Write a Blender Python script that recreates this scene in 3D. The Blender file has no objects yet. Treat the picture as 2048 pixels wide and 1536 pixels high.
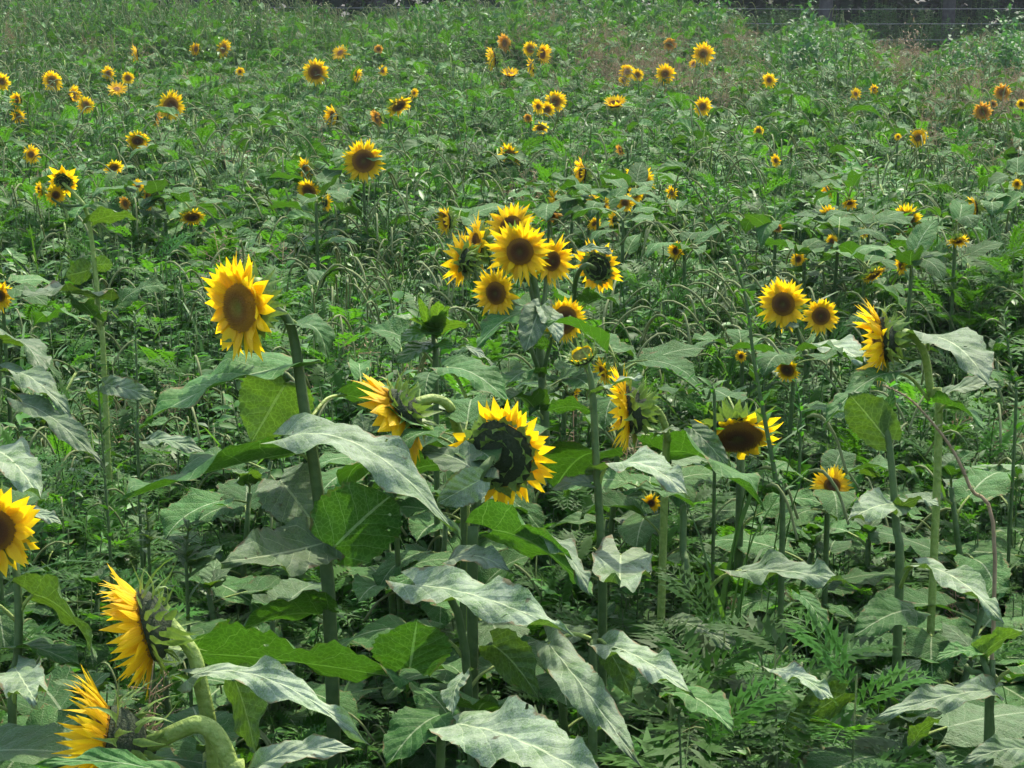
import bpy, math, random
import numpy as np
from mathutils import Vector, Matrix
R = math.radians
random.seed(7); rng = np.random.default_rng(7)
SC = bpy.context.scene; COL = SC.collection

# ------------------------------------------------------------------ camera
CAM_Z = 2.6; TILT = R(12.2); FPX = 4000.0
cam = bpy.data.objects.new('camera', bpy.data.cameras.new('camera')); COL.objects.link(cam)
cam.location = (0, 0, CAM_Z); cam.rotation_euler = (R(90) - TILT, 0, 0)
cam.data.sensor_width = 36; cam.data.lens = 36 * FPX / 2048
cam.data.clip_start = .1; cam.data.clip_end = 2000
SC.camera = cam
# ------------------------------------------------------------------ world, sun, exposure
SUN_EL, SUN_AZ = R(56), R(22)          # azimuth from +Y towards +X: high, beyond the field, a little right
w = bpy.data.worlds.new('World'); SC.world = w; w.use_nodes = True
nt = w.node_tree; bg = nt.nodes['Background']; sk = nt.nodes.new('ShaderNodeTexSky')
sk.sky_type = 'NISHITA'; sk.sun_disc = False; sk.sun_elevation = SUN_EL; sk.sun_rotation = SUN_AZ
sk.air_density = 1.2; sk.dust_density = 3.0
nt.links.new(sk.outputs[0], bg.inputs[0]); bg.inputs[1].default_value = .15
sl = bpy.data.lights.new('sun', 'SUN'); sl.energy = 2.5; sl.angle = R(.6); sl.color = (1, .945, .79)
sun = bpy.data.objects.new('sun', sl); COL.objects.link(sun); sun.location = (6, 20, 30)
sd = Vector((math.sin(SUN_AZ) * math.cos(SUN_EL), math.cos(SUN_AZ) * math.cos(SUN_EL), math.sin(SUN_EL)))
sun.rotation_euler = sd.to_track_quat('Z', 'Y').to_euler()
SC.view_settings.view_transform = 'Standard'; SC.view_settings.look = 'None'
SC.view_settings.exposure = 1.32; SC.view_settings.gamma = 1
cy = SC.cycles
cy.max_bounces = 5; cy.diffuse_bounces = 3; cy.glossy_bounces = 2; cy.transmission_bounces = 3
cy.transparent_max_bounces = 4; cy.caustics_reflective = False; cy.caustics_refractive = False
cy.sample_clamp_indirect = 4; cy.use_adaptive_sampling = True; cy.adaptive_threshold = .02

F = Vector((0, math.cos(TILT), -math.sin(TILT))); U = Vector((0, math.sin(TILT), math.cos(TILT))); RT = Vector((1, 0, 0))
CP = Vector((0, 0, CAM_Z))
def P(px, py, d): return CP + d * (F + RT * ((px - 1024) / FPX) - U * ((py - 768) / FPX))
def pix(p):
    q = Vector(p) - CP; d = q.dot(F); return 1024 + FPX * q.dot(RT) / d, 768 - FPX * q.dot(U) / d, d

# ------------------------------------------------------------------ helpers
def tag(o, label=None, cat=None, group=None, kind=None):
    for k, v in (('label', label), ('category', cat), ('group', group), ('kind', kind)):
        if v: o[k] = v
    return o
def empty(name, loc):
    o = bpy.data.objects.new(name, None); COL.objects.link(o); o.location = loc
    o.empty_display_size = .1; return o
class MB:
    def __init__(s): s.v = []; s.f = []; s.uv = []; s.m = []
    def add(s, vs, fs, uvs=None, mi=0):
        b = len(s.v); s.v += [tuple(v) for v in vs]
        s.f += [tuple(i + b for i in f) for f in fs]; s.m += [mi] * len(fs)
        s.uv += (list(uvs) if uvs is not None else [(0., 0.)] * len(vs))
    def mesh(s, name, mats, smooth=True):
        me = bpy.data.meshes.new(name); me.from_pydata(s.v, [], s.f)
        uvl = me.uv_layers.new(name='UVMap')
        li = np.empty(len(me.loops), dtype=np.int32); me.loops.foreach_get('vertex_index', li)
        uvl.data.foreach_set('uv', np.array(s.uv, dtype=np.float32)[li].ravel())
        for m in (mats if isinstance(mats, (list, tuple)) else [mats]): me.materials.append(m)
        me.polygons.foreach_set('material_index', np.array(s.m, dtype=np.int32))
        if smooth: me.polygons.foreach_set('use_smooth', np.ones(len(me.polygons), dtype=bool))
        me.update(); return me
    def build(s, name, mats, parent=None, smooth=True):
        return put(name, s.mesh(name, mats, smooth), parent)
def put(name, me, parent=None, mat=None):
    o = bpy.data.objects.new(name, me); COL.objects.link(o)
    if parent is not None: o.parent = parent
    if mat is not None: o.matrix_local = mat
    return o
def frame(y, z):
    """matrix whose Y is y and whose Z is near z"""
    y = Vector(y).normalized(); x = y.cross(Vector(z))
    if x.length < 1e-5: x = y.orthogonal()
    x.normalize(); zz = x.cross(y)
    return Matrix((x, y, zz)).transposed()
def catmull(pts, n=6):
    pts = [Vector(p) for p in pts]; q = [pts[0] * 2 - pts[1]] + pts + [pts[-1] * 2 - pts[-2]]; out = []
    for i in range(1, len(q) - 2):
        a, b, c, d = q[i - 1:i + 3]
        for k in range(n):
            t = k / n
            out.append(.5 * ((2 * b) + (c - a) * t + (2 * a - 5 * b + 4 * c - d) * t * t + (3 * b - a - 3 * c + d) * t ** 3))
    out.append(pts[-1]); return out
def tube(mb, pts, radii, sides=6, mi=0, ridge=0.):
    n = len(pts); pts = [Vector(p) for p in pts]
    if not hasattr(radii, '__len__'): radii = [radii] * n
    elif len(radii) == 2: radii = [radii[0] + (radii[1] - radii[0]) * i / (n - 1) for i in range(n)]
    x = (pts[1] - pts[0]).orthogonal().normalized(); vs = []; fs = []; uv = []
    for i, p in enumerate(pts):
        t = (pts[min(i + 1, n - 1)] - pts[max(i - 1, 0)])
        t = t.normalized() if t.length > 1e-9 else Vector((0, 0, 1))
        x = x - t * x.dot(t)
        x = x.normalized() if x.length > 1e-6 else t.orthogonal().normalized()
        y = t.cross(x)
        for k in range(sides):
            a = 2 * math.pi * k / sides; r = radii[i] * (1 - ridge * (k % 2))
            vs.append(p + x * math.cos(a) * r + y * math.sin(a) * r); uv.append((k / sides, i / n))
    for i in range(n - 1):
        for k in range(sides):
            k2 = (k + 1) % sides
            fs.append((i * sides + k, i * sides + k2, (i + 1) * sides + k2, (i + 1) * sides + k))
    fs.append(tuple(range(sides - 1, -1, -1))); fs.append(tuple((n - 1) * sides + k for k in range(sides)))
    mb.add(vs, fs, uv, mi)

# ------------------------------------------------------------------ materials
def node(t, ty, **kw):
    n = t.nodes.new(ty)
    for k, v in kw.items():
        if k.startswith('i_'):
            key = k[2:]; n.inputs[int(key) if key.isdigit() else key.replace('_', ' ')].default_value = v
        else: setattr(n, k, v)
    return n
def ramp(t, src, stops):
    r = t.nodes.new('ShaderNodeValToRGB'); e = r.color_ramp.elements
    while len(e) < len(stops): e.new(.5)
    for i, (p, c) in enumerate(stops):
        e[i].position = p; e[i].color = (*c, 1) if len(c) == 3 else c
    t.links.new(src, r.inputs[0]); return r
def leaf_mat(name, top, under, trans, rough=.42, tmix=.38, dust=None, dustamt=0., veins=0., vary=.25, spec=.5, spots=0.):
    m = bpy.data.materials.new(name); m.use_nodes = True; t = m.node_tree; L = t.links.new
    t.nodes.clear(); out = node(t, 'ShaderNodeOutputMaterial')
    geo = node(t, 'ShaderNodeNewGeometry'); oi = node(t, 'ShaderNodeObjectInfo'); tc = node(t, 'ShaderNodeTexCoord')
    # per-plant and per-patch variation
    mp = node(t, 'ShaderNodeVectorMath', operation='ADD'); L(tc.outputs['Object'], mp.inputs[0])
    cmb = node(t, 'ShaderNodeCombineXYZ'); mu = node(t, 'ShaderNodeMath', operation='MULTIPLY', i_1=37.); L(oi.outputs['Random'], mu.inputs[0])
    L(mu.outputs[0], cmb.inputs[0]); L(mu.outputs[0], cmb.inputs[2]); L(cmb.outputs[0], mp.inputs[1])
    n1 = node(t, 'ShaderNodeTexNoise', i_Scale=9., i_Detail=3.); L(mp.outputs[0], n1.inputs['Vector'])
    mixt = node(t, 'ShaderNodeMix', data_type='RGBA'); L(geo.outputs['Backfacing'], mixt.inputs[0])
    mixt.inputs[6].default_value = (*top, 1); mixt.inputs[7].default_value = (*under, 1)
    col = mixt.outputs[2]
    if dust:
        # powdery grey bloom and speckle that sits on the upper face
        n2 = node(t, 'ShaderNodeTexNoise', i_Scale=16., i_Detail=5., i_Roughness=.65); L(mp.outputs[0], n2.inputs['Vector'])
        n3 = node(t, 'ShaderNodeTexNoise', i_Scale=330., i_Detail=2.); L(mp.outputs[0], n3.inputs['Vector'])
        s = node(t, 'ShaderNodeMath', operation='MULTIPLY_ADD', i_1=.5); L(n3.outputs[0], s.inputs[0]); L(n2.outputs[0], s.inputs[2])
        rr = ramp(t, s.outputs[0], [(.52, (0, 0, 0)), (.88, (1, 1, 1))])
        lw = node(t, 'ShaderNodeMath', operation='MULTIPLY_ADD', i_1=.7, i_2=.65); L(oi.outputs['Random'], lw.inputs[0])
        a = node(t, 'ShaderNodeMath', operation='MULTIPLY', i_1=dustamt); L(rr.outputs[0], a.inputs[0])
        a2 = node(t, 'ShaderNodeMath', operation='MULTIPLY', use_clamp=True); L(a.outputs[0], a2.inputs[0]); L(lw.outputs[0], a2.inputs[1])
        inv = node(t, 'ShaderNodeMath', operation='SUBTRACT', i_0=1.); L(geo.outputs['Backfacing'], inv.inputs[1])
        inv2 = node(t, 'ShaderNodeMath', operation='MULTIPLY_ADD', i_1=.8, i_2=.2); L(inv.outputs[0], inv2.inputs[0])
        a3 = node(t, 'ShaderNodeMath', operation='MULTIPLY'); L(a2.outputs[0], a3.inputs[0]); L(inv2.outputs[0], a3.inputs[1])
        mx = node(t, 'ShaderNodeMix', data_type='RGBA'); L(a3.outputs[0], mx.inputs[0]); L(col, mx.inputs[6]); mx.inputs[7].default_value = (*dust, 1)
        col = mx.outputs[2]
    vmask = None
    if veins:
        vo = node(t, 'ShaderNodeTexVoronoi', feature='DISTANCE_TO_EDGE', i_Scale=75.); L(mp.outputs[0], vo.inputs['Vector'])
        web = node(t, 'ShaderNodeMapRange', i_1=.0, i_2=.12, i_3=1., i_4=0.); L(vo.outputs['Distance'], web.inputs[0])
        wf = node(t, 'ShaderNodeMath', operation='MULTIPLY', i_1=.3); L(web.outputs[0], wf.inputs[0])
        mw = node(t, 'ShaderNodeMix', data_type='RGBA'); L(wf.outputs[0], mw.inputs[0]); L(col, mw.inputs[6]); mw.inputs[7].default_value = (.16, .26, .09, 1)
        col = mw.outputs[2]
        sx = node(t, 'ShaderNodeSeparateXYZ'); L(tc.outputs['UV'], sx.inputs[0])      # u along 0..1, v across -1..1
        ab = node(t, 'ShaderNodeMath', operation='ABSOLUTE'); L(sx.outputs[1], ab.inputs[0])
        mid = node(t, 'ShaderNodeMath', operation='LESS_THAN', i_1=.035); L(ab.outputs[0], mid.inputs[0])
        la = node(t, 'ShaderNodeMath', operation='POWER', i_1=.8); L(ab.outputs[0], la.inputs[0])
        lb = node(t, 'ShaderNodeMath', operation='MULTIPLY_ADD', i_1=-.33); L(la.outputs[0], lb.inputs[0]); L(sx.outputs[0], lb.inputs[2])
        nn = node(t, 'ShaderNodeMath', operation='MULTIPLY_ADD', i_1=.05); L(n1.outputs[0], nn.inputs[0]); L(lb.outputs[0], nn.inputs[2])
        lc = node(t, 'ShaderNodeMath', operation='MULTIPLY', i_1=6.); L(nn.outputs[0], lc.inputs[0])
        fr = node(t, 'ShaderNodeMath', operation='FRACT'); L(lc.outputs[0], fr.inputs[0])
        pp = node(t, 'ShaderNodeMath', operation='PINGPONG', i_1=.5); L(lc.outputs[0], pp.inputs[0])
        lat = node(t, 'ShaderNodeMapRange', i_1=.0, i_2=.03, i_3=1., i_4=0.); L(pp.outputs[0], lat.inputs[0])
        lat2 = node(t, 'ShaderNodeMath', operation='MULTIPLY', i_1=.7); L(lat.outputs[0], lat2.inputs[0])
        vm = node(t, 'ShaderNodeMath', operation='MAXIMUM'); L(mid.outputs[0], vm.inputs[0]); L(lat2.outputs[0], vm.inputs[1]); vmask = vm.outputs[0]
        vf = node(t, 'ShaderNodeMath', operation='MULTIPLY', i_1=veins); L(vmask, vf.inputs[0])
        mv = node(t, 'ShaderNodeMix', data_type='RGBA'); L(vf.outputs[0], mv.inputs[0]); L(col, mv.inputs[6]); mv.inputs[7].default_value = (.42, .50, .28, 1)
        col = mv.outputs[2]
    if spots:
        n4 = node(t, 'ShaderNodeTexNoise', i_Scale=42., i_Detail=3.); L(mp.outputs[0], n4.inputs['Vector'])
        r4 = ramp(t, n4.outputs[0], [(.66, (0, 0, 0)), (.74, (1, 1, 1))])
        m4 = node(t, 'ShaderNodeMath', operation='MULTIPLY', i_1=spots); L(r4.outputs[0], m4.inputs[0])
        ms = node(t, 'ShaderNodeMix', data_type='RGBA'); L(m4.outputs[0], ms.inputs[0]); L(col, ms.inputs[6]); ms.inputs[7].default_value = (.06, .045, .025, 1)
        col = ms.outputs[2]
    hs = node(t, 'ShaderNodeHueSaturation'); L(col, hs.inputs['Color'])
    hv = node(t, 'ShaderNodeMath', operation='MULTIPLY_ADD', i_1=2 * vary, i_2=1 - vary); L(oi.outputs['Random'], hv.inputs[0])
    hv2 = node(t, 'ShaderNodeMath', operation='MULTIPLY_ADD', i_1=.5); L(n1.outputs[0], hv2.inputs[0]); L(hv.outputs[0], hv2.inputs[2])
    hv3 = node(t, 'ShaderNodeMath', operation='SUBTRACT', i_1=.25); L(hv2.outputs[0], hv3.inputs[0]); L(hv3.outputs[0], hs.inputs['Value'])
    hh = node(t, 'ShaderNodeMath', operation='MULTIPLY_ADD', i_1=.05, i_2=.475); L(n1.outputs[0], hh.inputs[0]); L(hh.outputs[0], hs.inputs['Hue'])
    pb = node(t, 'ShaderNodeBsdfPrincipled'); L(hs.outputs[0], pb.inputs['Base Color'])
    pb.inputs['Roughness'].default_value = rough; pb.inputs['Specular IOR Level'].default_value = spec
    tr = node(t, 'ShaderNodeBsdfTranslucent')
    ht = node(t, 'ShaderNodeHueSaturation', i_Color=(*trans, 1)); L(hv3.outputs[0], ht.inputs['Value']); L(ht.outputs[0], tr.inputs['Color'])
    if veins:
        mt = node(t, 'ShaderNodeMix', data_type='RGBA'); L(vf.outputs[0], mt.inputs[0]); L(ht.outputs[0], mt.inputs[6]); mt.inputs[7].default_value = (trans[0] * .55, trans[1] * .6, trans[2] * .6, 1)
        mt.inputs[7].default_value = (min(1, trans[0] * 1.9), min(1, trans[1] * 1.7), trans[2] * 3, 1)
        mu2 = node(t, 'ShaderNodeMix', data_type='RGBA', blend_type='MULTIPLY', i_0=1.); L(mt.outputs[2], mu2.inputs[6])
        inw = node(t, 'ShaderNodeMapRange', i_1=0., i_2=1., i_3=.72, i_4=1.25); L(web.outputs[0], inw.inputs[0]); L(inw.outputs[0], mu2.inputs[7])
        L(mu2.outputs[2], tr.inputs['Color'])
        # quilted blade between sunken veins
        nb = node(t, 'ShaderNodeTexNoise', i_Scale=45., i_Detail=4.); L(mp.outputs[0], nb.inputs['Vector'])
        bsum = node(t, 'ShaderNodeMath', operation='MULTIPLY_ADD', i_1=.8); L(pp.outputs[0], bsum.inputs[0]); L(nb.outputs[0], bsum.inputs[2])
        bp = node(t, 'ShaderNodeBump', i_Strength=.75, i_Distance=.008); L(bsum.outputs[0], bp.inputs['Height']); L(bp.outputs[0], pb.inputs['Normal'])
    mix = node(t, 'ShaderNodeMixShader', i_0=tmix); L(pb.outputs[0], mix.inputs[1]); L(tr.outputs[0], mix.inputs[2]); L(mix.outputs[0], out.inputs[0])
    if spots:       # insect holes and browned margins
        n5 = node(t, 'ShaderNodeTexNoise', i_Scale=24., i_Detail=1.5); L(mp.outputs[0], n5.inputs['Vector'])
        h5 = node(t, 'ShaderNodeMath', operation='GREATER_THAN', i_1=.735); L(n5.outputs[0], h5.inputs[0])
        tp = node(t, 'ShaderNodeBsdfTransparent'); mh = node(t, 'ShaderNodeMixShader'); L(h5.outputs[0], mh.inputs[0]); L(mix.outputs[0], mh.inputs[1]); L(tp.outputs[0], mh.inputs[2]); L(mh.outputs[0], out.inputs[0])
        eg = node(t, 'ShaderNodeMath', operation='MULTIPLY_ADD', i_1=1.1); L(n2.outputs[0], eg.inputs[0]); L(ab.outputs[0], eg.inputs[2])
        er = node(t, 'ShaderNodeMapRange', i_1=1.52, i_2=1.6, i_3=0., i_4=.8); L(eg.outputs[0], er.inputs[0])
        me_ = node(t, 'ShaderNodeMix', data_type='RGBA'); L(er.outputs[0], me_.inputs[0]); L(ms.outputs[2], me_.inputs[6]); me_.inputs[7].default_value = (.17, .12, .05, 1); L(me_.outputs[2], hs.inputs['Color'])
    return m
def plain(name, col, rough=.6, col2=None, scale=30., spec=.4, bump=0., trans=0., tcol=None):
    m = bpy.data.materials.new(name); m.use_nodes = True; t = m.node_tree; L = t.links.new
    pb = t.nodes['Principled BSDF']; out = t.nodes['Material Output']
    pb.inputs['Roughness'].default_value = rough; pb.inputs['Specular IOR Level'].default_value = spec
    tc = node(t, 'ShaderNodeTexCoord'); n = node(t, 'ShaderNodeTexNoise', i_Scale=scale, i_Detail=4.); L(tc.outputs['Object'], n.inputs['Vector'])
    r = ramp(t, n.outputs[0], [(.3, col), (.7, col2 or tuple(c * .7 for c in col))]); L(r.outputs[0], pb.inputs['Base Color'])
    if bump:
        b = node(t, 'ShaderNodeBump', i_Strength=bump, i_Distance=.01); L(n.outputs[0], b.inputs['Height']); L(b.outputs[0], pb.inputs['Normal'])
    if trans:
        tr = node(t, 'ShaderNodeBsdfTranslucent', i_Color=(*(tcol or col), 1)); mx = node(t, 'ShaderNodeMixShader', i_0=trans)
        L(pb.outputs[0], mx.inputs[1]); L(tr.outputs[0], mx.inputs[2]); L(mx.outputs[0], out.inputs[0])
    return m
def petal_mat(name, tip, base, tcol):
    m = bpy.data.materials.new(name); m.use_nodes = True; t = m.node_tree; L = t.links.new
    pb = t.nodes['Principled BSDF']; out = t.nodes['Material Output']
    tc = node(t, 'ShaderNodeTexCoord'); sx = node(t, 'ShaderNodeSeparateXYZ'); L(tc.outputs['UV'], sx.inputs[0])
    n = node(t, 'ShaderNodeTexNoise', i_Scale=60.); L(tc.outputs['Object'], n.inputs['Vector'])
    s = node(t, 'ShaderNodeMath', operation='MULTIPLY_ADD', i_1=.3); L(n.outputs[0], s.inputs[0]); L(sx.outputs[0], s.inputs[2])
    r = ramp(t, s.outputs[0], [(.12, base), (.5, tip)])
    gi = node(t, 'ShaderNodeNewGeometry'); hv = node(t, 'ShaderNodeHueSaturation'); L(r.outputs[0], hv.inputs['Color'])
    v1 = node(t, 'ShaderNodeMapRange', i_1=0., i_2=1., i_3=.8, i_4=1.06); L(gi.outputs['Random Per Island'], v1.inputs[0]); L(v1.outputs[0], hv.inputs['Value'])
    v2 = node(t, 'ShaderNodeMapRange', i_1=0., i_2=1., i_3=.488, i_4=.506); L(gi.outputs['Random Per Island'], v2.inputs[0]); L(v2.outputs[0], hv.inputs['Hue'])
    wv = node(t, 'ShaderNodeMath', operation='MULTIPLY', i_1=26.); L(sx.outputs[1], wv.inputs[0])
    sn = node(t, 'ShaderNodeMath', operation='SINE'); L(wv.outputs[0], sn.inputs[0])
    bp = node(t, 'ShaderNodeBump', i_Strength=.35, i_Distance=.001); L(sn.outputs[0], bp.inputs['Height']); L(bp.outputs[0], pb.inputs['Normal'])
    L(hv.outputs[0], pb.inputs['Base Color']); pb.inputs['Roughness'].default_value = .55; pb.inputs['Specular IOR Level'].default_value = .3
    tr = node(t, 'ShaderNodeBsdfTranslucent', i_Color=(*tcol, 1)); mx = node(t, 'ShaderNodeMixShader', i_0=.5)
    L(pb.outputs[0], mx.inputs[1]); L(tr.outputs[0], mx.inputs[2]); L(mx.outputs[0], out.inputs[0]); return m

M_leaf = leaf_mat('sunflower_leaf', (.028, .105, .015), (.038, .115, .012), (.065, .19, .008), rough=.6, tmix=.3, dust=(.12, .25, .08), dustamt=.4, veins=.6, spots=.6, spec=.14)
M_leafd = leaf_mat('dusty_leaf', (.055, .125, .03), (.05, .11, .02), (.09, .19, .012), rough=.62, tmix=.26, dust=(.27, .33, .22), dustamt=.9, veins=.85, spots=.8, spec=.18)
M_leafy = leaf_mat('fresh_leaf', (.05, .13, .02), (.055, .12, .02), (.10, .21, .01), rough=.5, tmix=.32, dust=(.25, .34, .18), dustamt=.3, veins=.5, spec=.35)
M_small = leaf_mat('weed_leaf', (.038, .125, .014), (.038, .125, .014), (.085, .30, .012), rough=.5, tmix=.38, dust=(.10, .26, .07), dustamt=.25, vary=.35, spec=.16)
M_pale = leaf_mat('pale_weed_leaf', (.055, .15, .02), (.055, .15, .02), (.11, .31, .02), rough=.42, tmix=.34, dust=(.2, .37, .13), dustamt=.5, vary=.3, spec=.3)
M_fern = leaf_mat('feathery_leaf', (.042, .13, .014), (.042, .13, .014), (.095, .29, .012), rough=.5, tmix=.42, vary=.3, spec=.15)
M_grass = leaf_mat('grass_blade', (.05, .135, .018), (.05, .135, .018), (.115, .28, .02), rough=.45, tmix=.38, vary=.3, spec=.3)
M_seed = plain('seed_head', (.25, .29, .12), .8, (.15, .20, .06), trans=.25, tcol=(.3, .3, .1))
M_dry = plain('dry_panicle', (.32, .25, .13), .8, (.24, .16, .09), trans=.2, tcol=(.3, .2, .12))
M_stem = plain('green_stem', (.10, .16, .045), .6, (.06, .11, .03), 45, trans=.1, tcol=(.15, .25, .04), bump=.6, spec=.25)
M_neck = plain('pale_neck', (.33, .42, .10), .6, (.2, .3, .05), 70, bump=.9, trans=.12, tcol=(.25, .35, .08))
M_bract = plain('bract', (.22, .34, .06), .5, (.10, .17, .04), 40, trans=.25, tcol=(.2, .33, .04))
M_back = plain('flower_back', (.032, .05, .014), .85, (.016, .026, .008), 50, bump=.6)
M_petal = petal_mat('petal', (.93, .64, .012), (.90, .53, .008), (1., .70, .008))
M_petal_old = petal_mat('petal_faded', (.72, .42, .06), (.6, .28, .04), (.7, .38, .04))
def disc_mat(name='disc_florets', stops=None):
    m = bpy.data.materials.new(name); m.use_nodes = True; t = m.node_tree; L = t.links.new; pb = t.nodes['Principled BSDF']
    tc = node(t, 'ShaderNodeTexCoord'); sx = node(t, 'ShaderNodeSeparateXYZ'); L(tc.outputs['UV'], sx.inputs[0])
    n = node(t, 'ShaderNodeTexNoise', i_Scale=120., i_Detail=3.); L(tc.outputs['Object'], n.inputs['Vector'])
    s = node(t, 'ShaderNodeMath', operation='MULTIPLY_ADD', i_1=.35); L(n.outputs[0], s.inputs[0]); L(sx.outputs[0], s.inputs[2])
    r = ramp(t, s.outputs[0], stops or [(.15, (.24, .22, .045)), (.35, (.19, .12, .025)), (.5, (.17, .075, .018)), (.8, (.27, .11, .018)), (1., (.55, .28, .02))]); L(r.outputs[0], pb.inputs['Base Color'])
    pb.inputs['Roughness'].default_value = .85
    v = node(t, 'ShaderNodeTexVoronoi', i_Scale=170.); L(tc.outputs['Object'], v.inputs['Vector'])
    b = node(t, 'ShaderNodeBump', i_Strength=1., i_Distance=.004); L(v.outputs['Distance'], b.inputs['Height']); L(b.outputs[0], pb.inputs['Normal']); return m
M_disc = disc_mat()
M_disco = disc_mat('golden_disc', [(.2, (.42, .42, .06)), (.45, (.46, .32, .04)), (.7, (.42, .19, .02)), (1., (.7, .36, .02))])
M_discg = plain('green_disc', (.24, .30, .05), .85, (.14, .16, .025), 70, bump=.8)

# ------------------------------------------------------------------ leaves
def leaf_w(u):
    return max(0., (1 - u)) ** .8 * (min(u, 1) + .015) ** .42 * 1.62      # about 1 at the widest
def leaf_grid(mb, path, nrm, width, nu, nv, fold=.25, ripple=.05, lobe=.14, serr=.06, rnd=random, mi=0, curl=0., asym=0.):
    """blade along path (list of nu+1 points); nrm the upper-face direction; width the full width"""
    pts = [Vector(p) for p in path]; n = len(pts) - 1; L = sum((pts[i + 1] - pts[i]).length for i in range(n))
    vs = []; uv = []; fs = []; ph = rnd.uniform(0, 6); ph2 = rnd.uniform(0, 6)
    for i, p in enumerate(pts):
        t = (pts[min(i + 1, n)] - pts[max(i - 1, 0)]).normalized(); x = t.cross(nrm).normalized(); z = x.cross(t)
        u = i / n; wd = leaf_w(u) * width * .5
        if 0 < i < n: wd *= 1 + serr * (1 if i % 2 else -1)
        for j in range(-nv, nv + 1):
            v = j / nv; a = abs(v)
            rp = ripple * L * a * a * math.sin(u * 13 + ph + (2.2 if v > 0 else 0)) + ripple * .5 * L * a * math.sin(u * 27 + ph2)
            h = fold * a * wd * (1 + asym * (1 if v > 0 else -1)) - curl * a * a * wd
            q = p + x * (v * wd * (1 - .15 * fold)) + z * (h + rp) - t * (lobe * L * a ** 1.5 * (1 - u) ** 5) - t * (.06 * L * a * u)
            vs.append(q); uv.append((u, v))
    c = 2 * nv + 1
    for i in range(n):
        for j in range(c - 1):
            fs.append((i * c + j, i * c + j + 1, (i + 1) * c + j + 1, (i + 1) * c + j))
    mb.add(vs, fs, uv, mi)
def make_leaf(seed, nu=14, nv=4, mat=None, pet=.45, droop=None):
    """unit leaf: petiole root at origin, running out along +Y, upper face +Z; blade length 1"""
    rnd = random.Random(seed); mb = MB(); a = R(rnd.uniform(25, 50)); 
    pp = [Vector((0, 0, 0)), Vector((0, pet * .5 * math.cos(a), pet * .5 * math.sin(a)))]
    e = pp[1] + Vector((rnd.uniform(-.04, .04), pet * .5, pet * .14)); pp.append(e)
    tube(mb, catmull(pp, 3), [.022, .014], 4, 1)
    dr = droop if droop is not None else rnd.uniform(30, 95); a0 = rnd.uniform(-5, 25); path = [e]; bend = rnd.uniform(-.25, .25)
    for i in range(nu):
        u = i / nu; g = R(a0 - dr * u ** 1.2)
        path.append(path[-1] + Vector((bend * u / nu, math.cos(g) / nu, math.sin(g) / nu)))
    leaf_grid(mb, path, Vector((rnd.uniform(-.25, .25), 0, 1)), rnd.uniform(.72, .95), nu, nv, rnd.uniform(-.1, .45), rnd.uniform(.03, .07), rnd=rnd, serr=.05 if nu > 8 else 0, curl=rnd.uniform(-.1, .3))
    return mb.mesh('leaf', [mat or M_leaf, M_neck])
LEAVES = [make_leaf(i, mat=M_leaf) for i in range(9)]
M_leafm = leaf_mat('greygreen_leaf', (.034, .11, .02), (.042, .115, .014), (.08, .21, .01), rough=.6, tmix=.28, dust=(.15, .27, .10), dustamt=.5, veins=.6, spots=.6, spec=.12)
LEAVES_D = [make_leaf(20 + i, mat=M_leafm) for i in range(7)]
LEAVES_Y = [make_leaf(40 + i, mat=M_leafy, droop=25 + 12 * i) for i in range(4)]

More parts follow.
